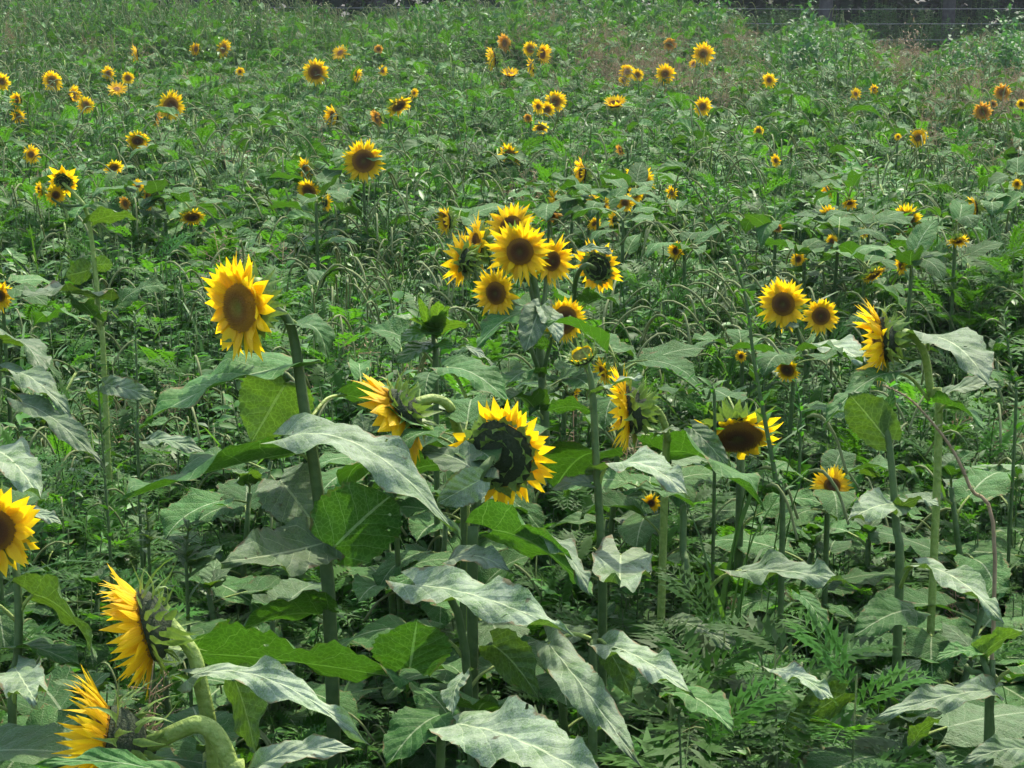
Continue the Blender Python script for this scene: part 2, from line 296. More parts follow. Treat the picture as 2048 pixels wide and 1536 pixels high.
# ------------------------------------------------------------------ flower heads
def make_head(seed, R0=.5, rd=.45, npet=34, cup=.15, ragged=.2, lod=2, gap=None, gold=False, old=False, young=False, bracts=True, bk=1., plen=1., wpet=1., depthk=1.):
    """head of diameter 1 facing +Z, back attach at -Z. returns meshes (back, petals, disc)"""
    rnd = random.Random(seed); rr = rd * R0
    pe = MB(); rows = 6 if lod > 1 else 3
    layers = [(npet, 0., 1.), (int(npet * .6), .012, .86)] if lod > 0 else [(int(npet * .7), 0, 1.)]
    for n, dz, ls in layers:
        for k in range(n):
            a = 2 * math.pi * (k + rnd.uniform(-.35, .35)) / n
            if gap and gap[0] < math.degrees(a) % 360 < gap[1]: continue
            if rnd.random() < .04: continue
            Lp = (R0 - rr) * ls * plen * (1 + rnd.uniform(-ragged, ragged * .6)); wd = 2 * math.pi * R0 * .62 / npet * (1.1 + rnd.uniform(-.2, .35)) * 1.25 * wpet
            if young: Lp *= .8
            tilt = cup + rnd.gauss(0, .16 + ragged * .35); curl = rnd.gauss(.15, .38); tw = rnd.gauss(0, .35); side = rnd.gauss(0, .12)
            rad = Vector((math.cos(a), math.sin(a), 0)); tan = Vector((-math.sin(a), math.cos(a), 0)); z = Vector((0, 0, 1))
            p = rad * rr * .93 + z * dz; g = tilt; prof = [.5, .85, 1., .92, .66, .32, .03] if rows == 6 else [.5, 1., .75, .05]
            vs = []; uv = []; fs = []
            for i in range(rows + 1):
                u = i / rows; x = tan * math.cos(tw * u) + z * math.sin(tw * u)
                nz = (z * math.cos(g) - rad * math.sin(g))
                hw = wd * .5 * prof[i]
                for v in (-1, 0, 1):
                    vs.append(p + x * v * hw + nz * (abs(v) * hw * .35)); uv.append((u, v * .5))
                p = p + (rad * math.cos(g) + z * math.sin(g) + tan * side) * (Lp / rows); g += curl / rows
            for i in range(rows):
                for j in range(2): fs.append((i * 3 + j, i * 3 + j + 1, i * 3 + j + 4, i * 3 + j + 3))
            pe.add(vs, fs, uv)
    di = MB(); nr = 6 if lod > 1 else 3; ns = 24 if lod > 1 else 12; vs = [(0, 0, .02 - .01)]; uv = [(0., 0.)]; fs = []
    for i in range(1, nr + 1):
        q = i / nr
        for k in range(ns):
            a = 2 * math.pi * k / ns; vs.append((math.cos(a) * rr * q, math.sin(a) * rr * q, .01 + .055 * math.sin(q * math.pi) ** 1 * (1 if q < 1 else 0))); uv.append((q, 0))
    for k in range(ns): fs.append((0, 1 + k, 1 + (k + 1) % ns))
    for i in range(nr - 1):
        for k in range(ns):
            k2 = (k + 1) % ns; fs.append((1 + i * ns + k, 1 + (i + 1) * ns + k, 1 + (i + 1) * ns + k2, 1 + i * ns + k2))
    di.add(vs, fs, uv)
    if lod > 1:
        nf = 420
        for k in range(nf):
            q = math.sqrt((k + .5) / nf); a = k * 2.39996; x, y = math.cos(a) * rr * q, math.sin(a) * rr * q
            h = .01 + .055 * math.sin(q * math.pi) + rnd.uniform(.006, .022) * (.6 + q); s = rr * .036; b = h - .03
            di.add([(x - s, y - s, b), (x + s, y - s, b), (x + s, y + s, b), (x - s, y + s, b), (x + rnd.uniform(-s, s), y + rnd.uniform(-s, s), h + .012)],
                   [(0, 1, 4), (1, 2, 4), (2, 3, 4), (3, 0, 4)], [(q, 0)] * 5)
    ba = MB(); dk = depthk; prof = [(rr * 1.02, .0), (rr * 1.1, -.03 * dk), (rr * .98, -.075 * dk), (rr * .7, -.12 * dk), (rr * .35, -.15 * dk), (.05, -.19 * dk)]
    ns = 18 if lod > 1 else 10; vs = []; fs = []
    for i, (r_, z_) in enumerate(prof):
        for k in range(ns): a = 2 * math.pi * k / ns; wob = 1 + .05 * math.sin(5 * a + i) ; vs.append((math.cos(a) * r_ * wob, math.sin(a) * r_ * wob, z_))
    for i in range(len(prof) - 1):
        for k in range(ns): k2 = (k + 1) % ns; fs.append((i * ns + k, i * ns + k2, (i + 1) * ns + k2, (i + 1) * ns + k))
    fs.append(tuple((len(prof) - 1) * ns + k for k in range(ns))); ba.add(vs, fs)
    if bracts:
        rowsb = [(22, 1.06, -.02, .25, .24), (16, .9, -.09, .7, .22), (9, .55, -.14, 1.1, .2)] if lod > 1 else [(12, 1.04, -.03, .3, .2), (7, .8, -.1, .8, .2)]
        for n, rk, z0, an, lb in rowsb:
            if young: an -= 1.35; lb *= .75
            for k in range(n):
                a = 2 * math.pi * (k + rnd.uniform(-.3, .3)) / n; rad = Vector((math.cos(a), math.sin(a), 0)); tan = Vector((-math.sin(a), math.cos(a), 0)); z = Vector((0, 0, 1))
                L_ = lb * rnd.uniform(.6, 1.25) * bk; g = -an + rnd.gauss(0, .3); cg = rnd.gauss(0, 1.0); p = rad * rr * rk + z * z0 * dk; vs = []; fs = []
                pr = [.55, 1., .6, .25, .04]
                for i in range(5):
                    hw = .055 * (.7 if bk > 1.2 else 1) * pr[i] * (1 if lod > 1 else 1.3); nz = z * math.cos(g) - rad * math.sin(g)
                    for v in (-1, 0, 1): vs.append(p + tan * v * hw - nz * (abs(v) * hw * .4))
                    p = p + (rad * math.cos(g) + z * math.sin(g)) * (L_ / 4) + tan * rnd.gauss(0, .006); g += cg / 4
                for i in range(4):
                    for j in range(2): fs.append((i * 3 + j, i * 3 + j + 1, i * 3 + j + 4, i * 3 + j + 3))
                ba.add(vs, fs, mi=1)
    return (ba.mesh('flower_head', [M_back, M_bract]), pe.mesh('petals', M_petal_old if old else M_petal), di.mesh('disc', M_discg if young else M_disco if gold else M_disc))
FAR = {'n': [make_head(100 + i, rd=.4, lod=1) for i in range(3)], 'b': [make_head(110 + i, rd=.5, lod=1, plen=1.1) for i in range(3)],
       's': [make_head(120 + i, rd=.36, lod=1, ragged=.4) for i in range(3)], 'f': [make_head(130 + i, rd=.5, lod=1, old=True, cup=.5, ragged=.4) for i in range(2)],
       'c': [make_head(140 + i, rd=.42, lod=1, cup=.8, ragged=.3) for i in range(2)]}
HERO = {'n': dict(rd=.44), 'b': dict(rd=.52, npet=38, plen=1.1), 's': dict(rd=.36, npet=32, ragged=.28), 'c': dict(rd=.42, cup=.7), 'f': dict(rd=.5, old=True, cup=.5),
        'y': dict(rd=.5, npet=12, cup=1.45, young=True, ragged=.5, plen=.5, bk=1.7), 'w': dict(rd=.5, npet=26, ragged=.35, wpet=1.25, cup=-.05), 'k': dict(rd=.55, npet=36, ragged=.2, plen=1.15, depthk=.55, bk=.45)}

AUTO = [True, .62]; AUTOQ = []; HEADS = []
PROT = []       # (px, py, radius px, depth): what nothing in front may cover
GROUND_Z = 0.
def facing(yaw, pitch, pos):
    c = Vector((-pos.x, -pos.y, 0)).normalized(); r = Vector((-c.y, c.x, 0))
    if r.x < 0: r = -r
    h = c * math.cos(R(yaw)) + r * math.sin(R(yaw)); return (h * math.cos(R(pitch)) + Vector((0, 0, 1)) * math.sin(R(pitch))).normalized()
def add_head(root, px, py, size, d, yaw, pitch, style='n', seed=0, hero=False, roll=0, **kw):
    pos = P(px, py, d); D = size * d / FPX * (1.13 if size > 60 else 1.24); n = facing(yaw, pitch, pos)
    y = Vector((0, 0, 1)); y = (y - n * y.dot(n)).normalized(); x = y.cross(n)
    M = Matrix((x, y, n)).transposed().to_4x4() @ Matrix.Rotation(R(roll), 4, 'Z')
    M = Matrix.Translation(pos - root.location) @ M @ Matrix.Scale(D, 4)
    if hero:
        k = dict(HERO[style]); k.update(kw); ms = make_head(seed + 1000, lod=2, **k)
    else: ms = FAR[style if style in FAR else 'n'][seed % len(FAR[style if style in FAR else 'n'])]
    h = put('flower_head', ms[0], root, M); put('petals', ms[1], h); put('disc', ms[2], h)
    PROT.append((px, py, size * .5, d)); HEADS.append(len(PROT) - 1)
    return pos - n * ((.15 * (hero and kw.get('depthk', HERO[style].get('depthk', 1.)) or 1.)) * D), n, D
def stem_obj(root, pts, r0, r1, name='stem', sides=8, mat=None, smooth=5, ridge=0.):
    mb = MB(); q = catmull([Vector(p) - root.location for p in pts], smooth); tube(mb, q, [r0, r1], sides, ridge=ridge)
    if AUTO[0] and name == 'stem' and r0 >= .009:
        AUTOQ.append((root, q))
    if mat is M_neck or ridge > 0:      # stiff bristles on the near stems
        rb = random.Random(len(q))
        for _ in range(420):
            i = rb.random() * (len(q) - 1.01); i0 = int(i); p = q[i0].lerp(q[i0 + 1], i - i0); t = (q[i0 + 1] - q[i0]).normalized(); rr = r0 + (r1 - r0) * i / (len(q) - 1)
            o = t.orthogonal().normalized(); o = (Matrix.Rotation(rb.uniform(0, 6.28), 3, t) @ o); s_ = p + o * rr * .92; sd_ = t.cross(o) * .0006
            mb.add([s_ - sd_, s_ + sd_, s_ + o * rb.uniform(.002, .0045) - t * .001], [(0, 1, 2)])
    return mb.build(name, mat or M_stem, root), q
def leaf_on(root, p, direction, L, pool, rnd, up=Vector((0, 0, 1)), name='leaf'):
    M = frame(direction, up).to_4x4() @ Matrix.Scale(L, 4); M = Matrix.Translation(p) @ M
    return put(name, rnd.choice(pool), root, M)
def stem_leaves(root, q, n, Lmin, Lmax, pool, rnd, hmin=.15, hmax=.92, a0=None, check=False):
    tot = len(q) - 1; a = rnd.uniform(0, 6) if a0 is None else a0
    for k in range(n):
        t = hmin + (hmax - hmin) * (k + rnd.uniform(-.2, .2)) / max(1, n - 1); t = min(max(t, .02), .97)
        i = t * tot; i0 = min(int(i), tot - 1); p = q[i0].lerp(q[i0 + 1], i - i0); a += 2.4 + rnd.uniform(-.4, .4)
        el = rnd.uniform(-.2, .45); dr = Vector((math.cos(a) * math.cos(el), math.sin(a) * math.cos(el), math.sin(el)))
        L = Lmin + (Lmax - Lmin) * math.sin(math.pi * min(1, .25 + .75 * (1 - t))) * rnd.uniform(.75, 1.15)
        if check:
            w0 = root.location + p; bad = False
            for s_ in (.15, .5, .9, 1.3):
                a_, b_, d_ = pix(w0 + dr * L * s_ - Vector((0, 0, .22 * L * s_ * s_)))
                for px, py, r_, dd in PROT:
                    if dd > d_ - .25 and math.hypot(px - a_, py - b_) < r_ + .30 * L * FPX / d_ * (s_ > .2): bad = True; break
                if bad: break
            if bad: continue
        leaf_on(root, p, dr, L, pool, rnd)
def nz(d, py): return CAM_Z + d * (-math.sin(TILT) - (py - 768) / FPX * math.cos(TILT))

def hleaf(root, b, t, w, n=(0, -.5, .85), arch=.12, fold=.25, mat=None, pet=None, seed=0, nu=22, nv=7, droop=0., ripple=.034, curl=.1, lobe=.14, asym=0., serr=.035, prot=True):
    """leaf given by its base and tip (px,py,depth), apparent width in px, upper-face direction n"""
    B, T = P(*b), P(*t); n = Vector(n).normalized(); L = (T - B).length; path = []
    vd = ((B + T) / 2 - CP).normalized(); f = max(.35, abs(n.dot(vd)))
    wr = w * (b[2] + t[2]) / 2 / FPX / f; wr = min(wr, L * 1.5)
    for i in range(nu + 1):
        u = i / nu; path.append(B.lerp(T, u) + n * (arch * L * 4 * u * (1 - u) * (1 - .3 * u)) - Vector((0, 0, 1)) * (droop * L * (u ** 2 - u)) - root.location)
    mb = MB(); leaf_grid(mb, path, n, wr, nu, nv, fold, ripple, lobe, serr, random.Random(seed + int(b[0])), curl=curl, asym=asym)
    if pet:
        q0 = P(*pet) - root.location; e = path[0] + (path[1] - path[0]) * .5; m_ = q0.lerp(e, .5) + Vector((0, 0, .12 * (e - q0).length))
        tube(mb, catmull([q0, m_, e], 4), [.0055, .004], 5, 1)
    if prot:
        for u in (.1, .45, .8):
            c = P(b[0] + (t[0] - b[0]) * u, b[1] + (t[1] - b[1]) * u, b[2]); x, y, dd = pix(c); PROT.append((x, y, w * .42, dd))
    return mb.build('leaf', [mat or M_leafd, M_neck], root)
#PART2
# ================================================================== SETTING
def ground():
    mb = MB(); xs = [-400, -120, -60] + [i * 2 - 40 for i in range(41)] + [60, 120, 400]; ys = [-60, -20, -6] + [i * 2. for i in range(36)] + [90, 140, 300, 900]
    rnd = random.Random(3); vs = []; fs = []
    for y in ys:
        for x in xs: vs.append((x, y, rnd.uniform(-.03, .03) if 0 < y < 60 and abs(x) < 30 else 0))
    n = len(xs)
    for j in range(len(ys) - 1):
        for i in range(n - 1): fs.append((j * n + i, j * n + i + 1, (j + 1) * n + i + 1, (j + 1) * n + i))
    mb.add(vs, fs)
    tag(mb.build('ground', plain('soil', (.05, .038, .024), .9, (.03, .036, .014), 3, bump=.8)), kind='structure')
ground()

BLOOM = 'sunflowers in bloom across the field'
def flower_plant(label, base, name='sunflower', group=BLOOM, cat='sunflower'):
    r = empty(name, base); tag(r, label, cat, group); return r

# ================================================================== HERO SUNFLOWERS (near)
def base_of(px, py, d):
    p = P(px, py, d); return Vector((p.x, p.y, 0))
# A: the tall one at centre-left, looking left
r = flower_plant('tall thick-stemmed sunflower with a big orange-yellow head turned left and a greenish-brown centre', base_of(668, 1300, 5.0))
bk, n, D = add_head(r, 484, 615, 200, 4.95, -50, 2, 'w', 1, True, gold=True, rd=.44, plen=1.05, npet=34, wpet=1.35, ragged=.2, cup=.12)
st = [r.location, P(662, 1290, 5), P(648, 1090, 5), P(628, 930, 5), P(606, 800, 5), P(592, 700, 5), P(578, 645, 4.99), P(556, 622, 4.98), bk]
stem_obj(r, st, .021, .011, ridge=.12)
hleaf(r, (604, 733, 5), (280, 850, 4.9), 95, (-.15, -.05, 1), arch=.05, fold=.3, mat=M_leaf, seed=1, droop=.1)
hleaf(r, (572, 765, 5.05), (500, 890, 5.1), 165, (.15, .9, .35), arch=.05, mat=M_leafy, pet=(602, 780, 5), seed=2)
hleaf(r, (600, 905, 5), (225, 1008, 4.6), 130, (.15, .55, .75), arch=.03, mat=M_leaf, pet=(628, 930, 5), seed=3, fold=.3)
hleaf(r, (650, 1085, 4.95), (440, 1125, 4.5), 175, (-.1, -.85, .5), arch=-.05, mat=M_leafd, pet=(655, 1100, 5), seed=4, fold=.3)
hleaf(r, (668, 1095, 4.95), (790, 985, 4.9), 90, (.5, .25, .6), arch=.12, mat=M_leaf, pet=(650, 1100, 5), seed=5)
hleaf(r, (560, 960, 5.1), (655, 1085, 5.0), 70, (-.4, -.2, .8), mat=M_leafd, seed=6, prot=False)
hleaf(r, (640, 1230, 5), (440, 1290, 4.9), 110, (0, .5, .8), mat=M_leaf, pet=(660, 1250, 5), seed=7)
hleaf(r, (592, 650, 5.0), (655, 735, 5.0), 60, (.5, -.1, .8), arch=.35, mat=M_leaf, pet=(578, 640, 5), seed=8)
hleaf(r, (690, 790, 5.2), (800, 880, 5.2), 80, (.2, .4, .8), arch=.15, mat=M_leaf, pet=(612, 850, 5), seed=9)
# K: seen from behind
r = flower_plant('sunflower seen from behind, black-green back ringed by upright yellow petals on its top and right', base_of(945, 1100, 4.75))
bk, n, D = add_head(r, 1002, 908, 200, 4.8, 156, 8, 'k', 2, True, rd=.58, cup=-.05, ragged=.15, gap=(20, 62), wpet=1.2, plen=1.25)
stem_obj(r, [r.location, P(945, 1150, 4.75), P(950, 1060, 4.74), P(954, 985, 4.72), P(960, 950, 4.7), P(978, 925, 4.71), bk], .014, .01)
hleaf(r, (580, 872, 4.62), (926, 1088, 4.5), 100, (.15, -.35, .9), arch=.22, fold=.15, mat=M_leafd, seed=12, nu=28)
hleaf(r, (965, 955, 4.7), (840, 905, 4.9), 70, (-.1, -.35, .9), mat=M_leafd, seed=13)
hleaf(r, (960, 960, 4.66), (870, 1010, 4.7), 90, (.4, -.8, .5), mat=M_leafd, seed=14)
hleaf(r, (890, 930, 5.1), (720, 1000, 5.0), 90, (.1, .6, .7), mat=M_leaf, seed=15, prot=False)
# J
r = flower_plant('drooping hook-necked sunflower with sparse broad petals pointing left, beside the one seen from behind', base_of(925, 1000, 5.3))
bk, n, D = add_head(r, 806, 822, 165, 4.95, -96, -36, 'w', 3, True, rd=.5, npet=24, wpet=1.5, ragged=.18, cup=.5, plen=1.7)
stem_obj(r, [r.location, P(930, 1000, 5.3), P(925, 900, 5.27), P(912, 850, 5.1), P(898, 812, 5.0), P(868, 797, 4.97), bk], .013, .012, mat=M_neck)
hleaf(r, (890, 735, 5.4), (1025, 815, 5.3), 70, (.2, -.3, .9), arch=.15, mat=M_leaf, pet=(935, 800, 5.35), seed=16)
hleaf(r, (860, 745, 5.5), (850, 800, 5.4), 60, (-.2, -.7, .7), mat=M_leaf, seed=17)
# L
r = flower_plant('sunflower in profile looking left with a thick black back, right of the slender budded stem', base_of(1318, 1050, 5.3))
bk, n, D = add_head(r, 1255, 820, 160, 5.15, -86, -6, 'c', 4, True, rd=.5, cup=.5, npet=36, depthk=1.5, plen=1.2)
stem_obj(r, [r.location, P(1330, 960, 5.3), P(1335, 880, 5.25), P(1322, 830, 5.2), P(1305, 815, 5.17), bk], .011, .008, mat=M_neck)
hleaf(r, (1312, 872, 5.2), (1365, 862, 5.1), 25, (0, -.4, .9), mat=M_leafd, seed=18)
stem_leaves(r, [Vector((0, 0, .1)), Vector((0, 0, .5)), Vector((0, 0, .9))], 6, .15, .24, LEAVES, random.Random(5))
# I: bud on slender stem
r = flower_plant('slender sunflower stem topped by a half-open green bud with yellow tips', base_of(1207, 1240, 4.85))
bk, n, D = add_head(r, 1165, 712, 84, 4.85, -50, 60, 'y', 5, True)
stem_obj(r, [r.location, P(1205, 1220, 4.85), P(1203, 1100, 4.85), P(1194, 950, 4.85), P(1188, 830, 4.85), P(1182, 760, 4.85), bk], .012, .0075)
hleaf(r, (1195, 783, 4.85), (1292, 752, 4.7), 34, (0, -.25, .95), mat=M_leafd, seed=20, arch=.03)
hleaf(r, (1206, 940, 4.85), (1382, 1002, 4.6), 80, (.1, -.35, .9), mat=M_leafd, arch=.2, pet=(1197, 975, 4.85), seed=21)
hleaf(r, (1195, 905, 4.87), (1105, 985, 5.1), 110, (-.1, .7, .6), mat=M_leaf, seed=22, pet=(1195, 920, 4.85))
hleaf(r, (1180, 822, 4.87), (1090, 825, 5.0), 60, (-.1, .8, .5), mat=M_leaf, seed=23)
hleaf(r, (1242, 1108, 4.8), (1240, 1178, 4.3), 150, (.05, -.65, .75), mat=M_leafd, seed=24, pet=(1206, 1130, 4.85), arch=-.03)
hleaf(r, (1180, 965, 4.85), (1085, 990, 4.9), 40, (.2, -.3, .9), mat=M_leafd, seed=25, prot=False)
# M
r = flower_plant('big brown-centred sunflower nodding behind grass blades, half covered by a pale leaf', base_of(1475, 1020, 5.7))
bk, n, D = add_head(r, 1474, 872, 158, 5.6, 8, -42, 'b', 6, True, rd=.58, npet=26, plen=1.3, gap=(180, 285), ragged=.75, wpet=1.2)
stem_obj(r, [r.location, P(1480, 1000, 5.8), P(1478, 880, 5.85), P(1475, 850, 5.8), bk], .013, .01)
hleaf(r, (1384, 857, 5.4), (1468, 948, 5.3), 55, (-.3, -.6, .7), mat=M_leafd, seed=26)
hleaf(r, (1330, 905, 5.4), (1535, 1025, 5.0), 110, (.1, .6, .7), mat=M_leaf, seed=27)
# N, O
r = flower_plant('pair of sunflowers close together facing the camera, the left one larger, at right of centre', base_of(1612, 760, 7.6), cat='sunflower')
bk, n, D = add_head(r, 1567, 608, 98, 7.6, -18, 4, 'b', 7, True, rd=.44, npet=30, plen=1.15, ragged=.25)
q0 = P(1612, 760, 7.7)
stem_obj(r, [r.location, q0, P(1606, 700, 7.7), P(1590, 650, 7.68), bk], .011, .007)
bk2, n, D = add_head(r, 1642, 632, 74, 7.6, 2, 4, 'n', 8, True, rd=.44, npet=30)
stem_obj(r, [q0, P(1622, 710, 7.68), P(1638, 665, 7.66), bk2], .008, .006, 'branch')
hleaf(r, (1560, 660, 7.6), (1600, 655, 7.5), 25, (0, -.4, .9), mat=M_leafd, seed=28)
hleaf(r, (1630, 690, 7.5), (1735, 735, 7.2), 75, (.1, -.5, .85), mat=M_leafd, seed=29)
hleaf(r, (1520, 730, 7.5), (1580, 768, 7.3), 45, (.1, -.5, .85), mat=M_leafd, seed=30)
# P
r = flower_plant('left-looking sunflower in profile at the right, with shaggy black back and arched pale neck', base_of(1878, 900, 5.25))
bk, n, D = add_head(r, 1762, 680, 152, 5.2, -82, -6, 'n', 9, True, rd=.5, npet=36, depthk=1.4, cup=.6, plen=1.3)
stem_obj(r, [r.location, P(1877, 880, 5.25), P(1862, 790, 5.25), P(1852, 720, 5.24), P(1838, 685, 5.22), P(1812, 665, 5.2), bk], .012, .011, mat=M_neck, ridge=.1)
hleaf(r, (1852, 672, 5.2), (1980, 775, 5.0), 95, (.25, -.4, .9), mat=M_leafd, seed=31, arch=.15, pet=(1856, 700, 5.24))
hleaf(r, (1795, 742, 5.2), (1640, 865, 4.9), 62, (-.35, -.5, .7), mat=M_leaf, seed=32, pet=(1858, 800, 5.25))
hleaf(r, (1890, 810, 5.2), (1970, 860, 5.1), 60, (.2, .4, .8), mat=M_leaf, seed=33, pet=(1868, 840, 5.25))
hleaf(r, (1885, 790, 5.3), (2010, 775, 5.2), 45, (0, -.3, .9), mat=M_leafd, seed=34)
stem_leaves(r, [Vector((0, 0, .1)), Vector((0, 0, .5)), Vector((0, 0, .85))], 5, .15, .22, LEAVES, random.Random(6))
# S
r = flower_plant('large profile sunflower at lower left with curly bracts, upper of the two hooked heads', base_of(430, 1600, 4.05))
bk, n, D = add_head(r, 292, 1252, 215, 4.0, -92, -12, 'w', 10, True, bk=1.5, rd=.56, npet=54, ragged=.1, wpet=1.6, cup=.7, depthk=1.2, plen=1.6)
stem_obj(r, [r.location, P(432, 1590, 4.05), P(420, 1460, 4.02), P(402, 1370, 4.0), P(390, 1315, 4.0), P(368, 1280, 4.0), bk], .019, .015, mat=M_neck, ridge=.1)
hleaf(r, (388, 1350, 3.95), (742, 1492, 3.7), 82, (.1, -.5, .85), arch=.2, mat=M_leafd, seed=35, nu=28, fold=.1)
hleaf(r, (470, 1362, 4.0), (512, 1512, 3.9), 125, (.2, .85, .35), arch=.05, mat=M_leafy, seed=36)
hleaf(r, (405, 1308, 4.25), (830, 1362, 4.2), 110, (0, .55, .7), arch=.02, mat=M_leaf, seed=37, nu=28, serr=.09)
hleaf(r, (510, 1535, 3.85), (730, 1500, 3.8), 70, (0, -.5, .85), mat=M_leafd, seed=38, arch=.15)
# T
r = flower_plant('sunflower at the bottom left corner with a swollen pale neck and long petals pointing left', base_of(470, 1680, 3.85))
bk, n, D = add_head(r, 208, 1480, 215, 3.85, -90, 14, 'w', 11, True, bk=1.6, rd=.55, npet=46, ragged=.1, plen=1.9, wpet=1.2, cup=.8, depthk=2.3)
stem_obj(r, [r.location, P(475, 1620, 3.84), P(462, 1540, 3.83), P(436, 1475, 3.82), P(405, 1450, 3.82), P(372, 1455, 3.83), bk], .021, .018, mat=M_neck, ridge=.08)
hleaf(r, (370, 1560, 3.7), (60, 1530, 3.6), 60, (0, -.4, .9), mat=M_leaf, seed=39)
# U
r = flower_plant('sunflower cut by the left edge of the picture, facing the camera on a straight stem', base_of(22, 1500, 4.4))
bk, n, D = add_head(r, -12, 1060, 182, 4.35, -6, 4, 's', 12, True, rd=.42, npet=26, wpet=1.25)
stem_obj(r, [r.location, P(25, 1480, 4.4), P(36, 1300, 4.4), P(36, 1190, 4.4), P(25, 1100, 4.42), bk], .011, .008)
hleaf(r, (62, 1188, 4.4), (195, 1325, 4.2), 95, (.3, .75, .5), mat=M_leafy, seed=40, pet=(38, 1232, 4.4))
hleaf(r, (30, 1335, 4.3), (75, 1408, 3.9), 105, (0, -.6, .8), mat=M_leafd, seed=41, arch=0, pet=(28, 1420, 4.4))
hleaf(r, (20, 1300, 4.4), (170, 1345, 4.3), 60, (0, .2, .9), mat=M_leaf, seed=42)
hleaf(r, (50, 1030, 4.6), (130, 1055, 4.5), 30, (0, -.3, .9), mat=M_leafd, seed=43)
# B cluster
r = flower_plant('tall branched sunflower in the centre crowded with seven heads, the largest facing the camera', base_of(1092, 900, 6.5))
top = P(1076, 640, 6.5); mid = P(1084, 760, 6.5)
bk, n, D = add_head(r, 1040, 503, 128, 6.4, -4, 4, 's', 13, True, rd=.38, npet=36, ragged=.3)
stem_obj(r, [r.location, P(1090, 880, 6.5), mid, top, P(1070, 570, 6.5), bk], .017, .009)
for (x, y, s, yw, pt, sty, sd_, dd, kw, via) in [
    (1103, 522, 100, 38, 0, 's', 14, 6.55, {}, (1090, 590)), (1022, 455, 110, -30, 30, 'n', 15, 6.65, {'rd': .4}, (1050, 530)),
    (928, 520, 112, -118, 4, 's', 16, 6.5, {'cup': .3, 'npet': 22}, (975, 600)), (956, 488, 115, -75, 8, 's', 17, 6.6, {'cup': .2, 'npet': 24, 'ragged': .35}, (1000, 580)),
    (993, 586, 100, -32, 0, 'n', 18, 6.35, {'rd': .42}, (1040, 640)), (1128, 640, 88, 28, 0, 'b', 19, 6.35, {'rd': .58}, (1100, 690))]:
    bk, n, D = add_head(r, x, y, s, dd, yw, pt, sty, sd_, True, **kw)
    stem_obj(r, [top if y < 580 else mid, P(via[0], via[1], (6.5 + dd) / 2), bk], .008, .006, 'branch')
hleaf(r, (1082, 612, 6.3), (1048, 712, 6.2), 85, (-.1, -.9, .35), mat=M_leafd, seed=44, fold=.5)
hleaf(r, (1085, 615, 6.3), (1118, 690, 6.2), 60, (.4, -.7, .4), mat=M_leafd, seed=45)
hleaf(r, (1070, 620, 6.4), (950, 700, 6.2), 55, (-.4, -.3, .8), mat=M_leaf, seed=46)
hleaf(r, (1080, 745, 6.45), (1000, 790, 6.1), 60, (-.2, -.5, .8), mat=M_leaf, seed=47)
hleaf(r, (1095, 690, 6.4), (1060, 690, 6.4), 40, (0, .7, .5), mat=M_leaf, seed=48)
# G
r = flower_plant('sunflower facing away, dark back ringed with yellow petals, right of the seven-headed plant', base_of(1150, 760, 6.9))
bk, n, D = add_head(r, 1196, 535, 102, 6.8, 150, 8, 'k', 20, True, rd=.48, cup=-.1, ragged=.3, npet=28, plen=1.1)
stem_obj(r, [r.location, P(1150, 740, 6.9), P(1148, 620, 6.85), P(1152, 560, 6.7), P(1170, 530, 6.65), bk], .009, .008)
hleaf(r, (1160, 500, 6.7), (1235, 512, 6.6), 22, (0, -.5, .8), mat=M_leafd, seed=49)
stem_leaves(r, [Vector((0, 0, .2)), Vector((0, 0, .8)), Vector((0, 0, 1.2))], 6, .1, .2, LEAVES, random.Random(8))
# X: tall thin at left
r = flower_plant('tall thin pale-stemmed sunflower at the left topped by a tuft of three small heads', base_of(208, 740, 6.6))
sp = [r.location, P(208, 730, 6.6), P(200, 660, 6.6), P(192, 560, 6.6), P(182, 470, 6.6), P(172, 420, 6.6), P(160, 400, 6.6)]
bk, n, D = add_head(r, 127, 362, 56, 6.6, 160, 25, 'k', 21, True, rd=.45, npet=18, cup=-.2, ragged=.4)
stem_obj(r, sp + [bk], .01, .006, mat=M_neck)
for (x, y, s, yw, pt, sd_) in [(112, 390, 38, -10, 0, 22), (80, 380, 32, -70, 0, 23)]:
    bk, n, D = add_head(r, x, y, s, 6.6, yw, pt, 's', sd_, True); stem_obj(r, [P(165, 412, 6.6), P((x + 160) / 2, y + 28, 6.6), bk], .005, .004, 'branch')
hleaf(r, (205, 598, 6.6), (32, 596, 6.2), 42, (-.1, -.2, .95), mat=M_leafd, seed=50, arch=.07)
hleaf(r, (178, 540, 6.6), (128, 552, 6.55), 72, (-.2, .9, .3), mat=M_leafy, seed=51, pet=(188, 530, 6.6), arch=-.05)
hleaf(r, (192, 530, 6.6), (228, 530, 6.6), 42, (.2, .9, .3), mat=M_leafy, seed=52)
hleaf(r, (172, 412, 6.6), (150, 440, 6.5), 30, (-.4, -.4, .8), mat=M_leaf, seed=53)
hleaf(r, (185, 445, 6.6), (280, 440, 6.5), 30, (.1, .5, .8), mat=M_leafy, seed=54)

